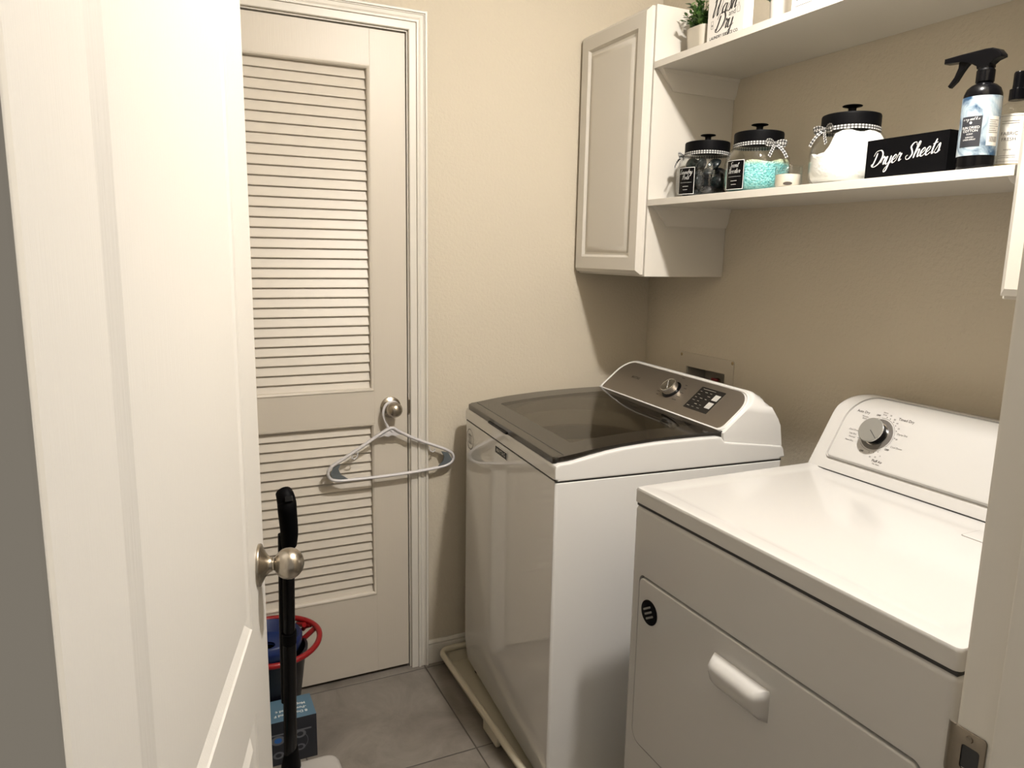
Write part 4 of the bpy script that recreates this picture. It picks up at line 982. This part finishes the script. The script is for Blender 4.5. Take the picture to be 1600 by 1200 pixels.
# ================================================================== FABRIC SPRAY BOTTLE
t = thing('spray_bottle', 'clear bottle with cream fabric spray label beside the right cabinet', 'spray bottle', (-.168, -1.345, ZS+.0002))
bm = bmesh.new(); lathe(bm, [(0, 0), (.030, 0), (.033, .003), (.033, .104), (.030, .114), (.022, .122), (.014, .127), (.012, .130), (.012, .133), (0, .133)], 48); obj('bottle', bm, M['glass'], t, smooth=50)
bm = bmesh.new(); lathe(bm, [(0, .002), (.0315, .002), (.0315, .020), (0, .020)], 40); obj('liquid', bm, mat('pale_liquid', (.62, .52, .30), .2), t, smooth=50)
bm = bmesh.new(); cyl(bm, 0, 2*PI, .015, .103, .0334); lb = obj('label', bm, M['paper'], t, smooth=60)
bm = bmesh.new(); FC = math.radians(203); rc = .0337
for q in ((-.025, .025, .099, .0995), (-.025, .025, .019, .0195), (-.025, -.0245, .019, .0995), (.0245, .025, .019, .0995)): cyl(bm, FC+q[0]/rc, FC+q[1]/rc, q[2], q[3], rc, 12)
w1 = wrp(rc, .0, FC)
for s_, v, sz in (('FABRIC', .068, .0085), ('FRESH', .058, .0085), ('natural', .040, .0045)): text(bm, s_, sz, None, wrap=lambda u, q, v=v: w1(u, q+v))
for z in (.090, .086, .029, .0255): cyl(bm, FC-.014/rc, FC+.014/rc, z, z+.0006, rc, 8)
obj('label_lettering', bm, M['ink_soft'], lb, smooth=0)
bm = bmesh.new(); lathe(bm, [(0, .131), (.0135, .131), (.0135, .150), (.0100, .152), (.0095, .158), (.0095, .178), (.008, .181), (0, .181)], 28); obj('pump_cap', bm, M['black'], t, smooth=30)

# ================================================================== UPPER SHELF
FS = lambda x, y, z: frame((x, y, z), (0, -1, 0), (0, 0, 1))
t = thing('laundry_sign', 'white block sign with black script reading Wash and Dry', 'sign', (-.225, -.6095, ZU+.0002))
bm = bmesh.new(); box(bm, -.015, .015, -.070, .070, 0, .175, .001); obj('block', bm, M['sign'], t)
bm = bmesh.new()
script(bm, 'Wash', .0215, FS(-.0154, .008, .083), .27, .34, slope=.04); script(bm, 'Dry', .0215, FS(-.0154, .006, .042), .27, .34, slope=.04)
text(bm, 'and', .0185, FS(-.0154, -.026, .0765) @ Matrix.Rotation(.04, 4, 'Z')); text(bm, 'LAUNDRY SERVICE CO.', .0105, FS(-.0154, .003, .0285), bold=.02)
text(bm, 'THE ORIGINAL', .0060, FS(-.0154, .003, .0195))
outline(bm, -.055, -.046, .053, .072, .0007, FS(-.0154, 0, 0)); ring2d(bm, .0012, .0026, FS(-.0154, 0, 0), 12, cx=-.0505, cy=.061)
bt = [(.0440, .072), (.0440, .082), (.0465, .088), (.0475, .094), (.0505, .094), (.0512, .088), (.0540, .082), (.0540, .072)]
for a, b_ in zip(bt, bt[1:]+bt[:1]):
    d = (Vector(b_)-Vector(a)); nn = Vector((-d.y, d.x)).normalized()*.0004
    f = [FS(-.0154, 0, 0) @ Vector((q.x, q.y, 0)) for q in (Vector(a)-nn, Vector(b_)-nn, Vector(b_)+nn, Vector(a)+nn)]; bm.faces.new([bm.verts.new(q) for q in f])
obj('sign_lettering', bm, M['ink'], t, smooth=0)
t = thing('laundry_sign', 'bright white sign with thin script and line, right on the upper shelf', 'sign', (-.225, -.945, ZU+.0002))
bm = bmesh.new(); box(bm, -.015, .015, -.106, .106, 0, .16, .001); obj('block', bm, M['sign'], t)
bm = bmesh.new(); text(bm, 'W', .030, FS(-.0154, .082, .052), bold=.03); text(bm, 'u', .026, FS(-.0154, .066, .052))
quad(bm, -.092, -.045, .0295, .0305, FS(-.0154, 0, 0)); script(bm, 'Co', .0125, FS(-.0154, .027, .032), .14, .35); script(bm, 'unt', .009, FS(-.0154, -.002, .036), .16, .35)
obj('sign_lettering', bm, M['ink'], t, smooth=0)
def plant(label, x, y, potm, potr, poth, leafm, n, spread, height, square, seed, leafs):
    random.seed(seed)
    t = thing('potted_plant', label, 'plant', (x, y, ZU+.0002), 0, 'small potted plants on the upper shelf')
    bm = bmesh.new()
    if square:
        N_ = 40; prof_ = [(.86, 0), (.9, .002), (1, poth), (.92, poth), (.9, poth-.008), (0, poth-.008)]; secs = []
        pts0 = rrect(-potr, potr, -potr, potr, potr*.45, 6)
        def sec(k, z): return [(p[0]*k*(1+.012*(i % 2)), p[1]*k*(1+.012*(i % 2)), z) for i, p in enumerate(pts0)]
        loft(bm, [sec(k, z) for k, z in ((.84, 0), (.88, .002), (1, poth-.004), (1, poth), (.93, poth), (.9, poth-.010))])
    else: lathe(bm, [(0, 0), (potr*.86, 0), (potr*.9, .002), (potr, poth), (potr*.93, poth), (potr*.9, poth-.008), (0, poth-.008)], 40)
    obj('pot', bm, potm, t, smooth=30)
    bm = bmesh.new(); lathe(bm, [(0, poth-.0085), (potr*.88, poth-.0085), (potr*.88, poth-.005), (0, poth-.004)], 24); obj('soil', bm, M['soil'], t)
    bm = bmesh.new(); sb = bmesh.new()
    for k in range(n):
        a = random.uniform(0, 2*PI); e = random.uniform(.05, 1)**.7; tilt = e*1.25
        L = height*(.75+.35*random.random())*(1-.30*e)
        d = Vector((math.cos(a)*math.sin(tilt)*spread, math.sin(a)*math.sin(tilt)*spread, math.cos(tilt)+.12)).normalized()
        b0 = Vector((math.cos(a)*potr*.4*e, math.sin(a)*potr*.4*e, poth-.006)); b1 = b0+d*L
        tube(sb, [b0, (b0+b1)/2+Vector((0, 0, .004)), b1], .0009, 5)
        m_ = 6
        for j in range(m_):
            p = b0.lerp(b1, .30+.70*j/(m_-1))
            if y+p.y < -.520 and y > -.6: continue
            for s_ in (0, 1):
                az = random.uniform(0, 2*PI); ld = (d*.55+Vector((math.cos(az), math.sin(az), random.uniform(-.2, .5)))).normalized()
                sd_ = ld.cross(Vector((0, 0, 1))); sd_ = sd_.normalized() if sd_.length > .1 else Vector((1, 0, 0)); up_ = sd_.cross(ld)
                l_ = leafs*random.uniform(.7, 1.15); w_ = l_*.26
                V = [bm.verts.new(p+ld*l_*u+sd_*w_*v_+up_*(h_*l_)) for u, v_, h_ in ((0, 0, 0), (.3, 1, .06), (.65, .85, .05), (1, 0, -.05), (.65, -.85, .05), (.3, -1, .06), (.3, 0, -.01), (.65, 0, -.02))]
                for q in ((0, 1, 6), (1, 2, 7, 6), (2, 3, 7), (0, 6, 5), (6, 7, 4, 5), (7, 3, 4)): bm.faces.new([V[i] for i in q])
    obj('foliage', bm, leafm, t, smooth=60); obj('stems', sb, M['stem'], t)
plant('bushy green plant in a grey ribbed pot in the upper shelf corner', -.197, -.478, M['pot_gray'], .041, .0800, M['leaf'], 34, 1.0, .088, True, 3, .021)
plant('small blue-green plant in a smooth white pot between the two signs', -.150, -.722, M['pot_white'], .034, .092, M['leaf_blue'], 22, 1.1, .06, False, 8, .022)

# ================================================================== FLOOR ITEMS BEHIND THE OPEN DOOR
# carton
t = thing('mop_carton', 'low carton with light blue top and dark pictured front beside the bucket', 'box', (-1.392, -.332, .0005))
bm = bmesh.new(); box(bm, -.100, .100, 0, .105, 0, .1305, .0008)
for f in bm.faces:
    if f.normal.z > .9 or f.calc_center_median().z > .13: f.material_index = 1
obj('body', bm, [M['carton_dark'], M['ltblue']], t, smooth=0)
bm = bmesh.new(); FT = frame((0, .105, .1309), (-1, 0, 0), (0, -1, 0))
text(bm, '8 Double and F', .0145, FT @ Matrix.Translation((-.080, .078, 0)), align='LEFT', bold=.02)
text(bm, '-Power seed c', .0145, FT @ Matrix.Translation((-.080, .059, 0)), align='LEFT', bold=.02); text(bm, 'Mop', .0145, FT @ Matrix.Translation((-.080, .040, 0)), align='LEFT', bold=.02)
obj('top_lettering', bm, M['ink_white'], t, smooth=0)
bm = bmesh.new(); FF = frame((0, -.0006, 0), (1, 0, 0), (0, 0, 1))
for cx_, cz_, r_ in ((-.005, .075, .014), (.054, .080, .012), (-.005, .030, .011), (.054, .040, .010), (-.060, .060, .013)): ring2d(bm, r_*.55, r_, FF, 20, cx=cx_, cy=cz_, ex=1.35)
prism(bm, rrect(-.045, .085, .090, .0945, .002), 0, .0002, FF); ring2d(bm, .026, .0275, FF, 16, -1.0, 1.0, cx=.048, cy=.058)
obj('front_picture', bm, M['carton_pic'], t, smooth=0)
bm = bmesh.new(); ring2d(bm, .0001, .0078, FF, 20, cx=-.005, cy=.075, ex=1.3, z=.0002); obj('front_picture_blue', bm, M['carton_blue'], t, smooth=0)
# bucket
t = thing('mop_bucket', 'dark round mop bucket with red rim handle and blue wringer', 'bucket', (-1.378, -.136, .0005))
bm = bmesh.new(); lathe(bm, [(0, 0), (.058, 0), (.064, .004), (.094, .235), (.099, .238), (.099, .244), (.092, .244), (.060, .008), (0, .008)], 48); obj('body', bm, M['bucket'], t, smooth=40)
bm = bmesh.new(); P = [Vector((.134*math.cos(a), .124*math.sin(a), .272+.004*math.sin(a))) for a in [2*PI*i/48 for i in range(48)]]
for p in P: p.z -= .012*(p.y < 0)*abs(p.y/.128)
tube(bm, P, .0085, 12, closed=True, up=(0, 0, 1)); 
for s_ in (-1, 1): tube(bm, [(s_*.090, .03, .236), (s_*.128, .03, .266)], .008, 10)
tube(bm, [(.100, .055, .270), (.092, .075, .262), (.088, .100, .256)], .008, 8); tube(bm, [(.118, .050, .268), (.106, .070, .256), (.098, .075, .245)], .007, 8)
obj('rim_handle', bm, M['red'], t, smooth=60)
bm = bmesh.new()
lathe(bm, [(.02, .248), (.088, .246), (.096, .262), (.098, .284), (.092, .292), (.084, .284), (.070, .262), (.02, .256)], 40, Matrix.Translation((-.014, .0, 0))); obj('wringer', bm, M['blue'], t, smooth=50)
# steam mop
b0 = Vector((-1.382, -.452, .075)); b1 = Vector((-1.401, -.700, .858)); ax_ = (b1-b0).normalized(); per = ax_.cross(Vector((1, 0, 0))).normalized()
t = thing('stick_mop', 'black telescopic stick cleaner with curved grip and off-white floor head', 'mop', (b0.x, b0.y, .0005))
O_ = Vector((b0.x, b0.y, .0005))
L = lambda p: tuple(Vector(p)-O_)
bm = bmesh.new(); tube(bm, [L(b0), L(b0.lerp(b1, .56))], .0160, 20); obj('lower_tube', bm, M['black'], t, smooth=40)
bm = bmesh.new(); tube(bm, [L(b0.lerp(b1, .54)), L(b0.lerp(b1, .93))], .0140, 20); obj('upper_tube', bm, M['black'], t, smooth=40)
bm = bmesh.new(); tube(bm, [L(b0.lerp(b1, .545)), L(b0.lerp(b1, .585))], .0172, 20); obj('clamp_collar', bm, M['black_matte'], t, smooth=40)
off = Vector((-.0135, .004, 0))
bm = bmesh.new(); tube(bm, [L(b0.lerp(b1, .30)+off), L(b0.lerp(b1, .60)+off*1.1), L(b0.lerp(b1, .93)+off)], .0065, 10); obj('side_rod', bm, M['black'], t, smooth=40)
bm = bmesh.new(); gp = catmull([b0.lerp(b1, .895)+Vector((.002, 0, 0)), b0.lerp(b1, .94)+Vector((.003, -.002, 0)), b1+Vector((.0, .000, .005)), b1+Vector((.000, .004, .020)), b1+Vector((-.002, .010, .034)), b1+Vector((-.004, .018, .040))], 6)
tube(bm, [L(p) for p in gp], [.0170+.0028*math.sin(PI*i/(len(gp)-1)) for i in range(len(gp))], 20); obj('grip', bm, M['black_matte'], t, smooth=60)
bm = bmesh.new(); bpos = b1+Vector((.002, -.012, .032)); prism(bm, rrect(-.0085, .0075, -.006, .006, .002), -.012, .006, frame(L(bpos), (1, 0, 0), (0, .55, .83)), .001); obj('push_button', bm, M['black'], t)
bm = bmesh.new(); lathe(bm, [(0, 0), (.024, 0), (.025, .05), (.020, .085), (.0165, .12), (0, .12)], 24, frame(L(b0+ax_*-.045), (1, 0, 0), per)); obj('neck_joint', bm, M['black_matte'], t, smooth=50)
bm = bmesh.new(); hb = rrect(-.060, .125, -.105, .020, [.03, .03, .035, .03], 8)
t2 = bmesh.new(); prism(t2, hb, .004, .074, Matrix.Identity(4), .016, 4, topbev_only=True); merge(bm, t2); obj('floor_head', bm, M['mopbase'], t, smooth=50)
bm = bmesh.new(); prism(bm, rrect(-.063, .128, -.108, .023, .03, 6), 0, .010, None, .002); obj('floor_pad', bm, M['ring_gray'], t, smooth=40)
# tall pale carton leaning in the gap behind the door
t = thing('storage_carton', 'pale white carton edge standing upright just behind the open door', 'box', (-1.515, -.640, .0005), math.radians(6))
bm = bmesh.new(); box(bm, -.06, .0, 0, .16, 0, .40, .002); obj('body', bm, M['carton_white'], t)
bm = bmesh.new(); box(bm, -.061, .001, -.001, .161, 0, .06, .001); obj('base_print', bm, M['teal'], t)
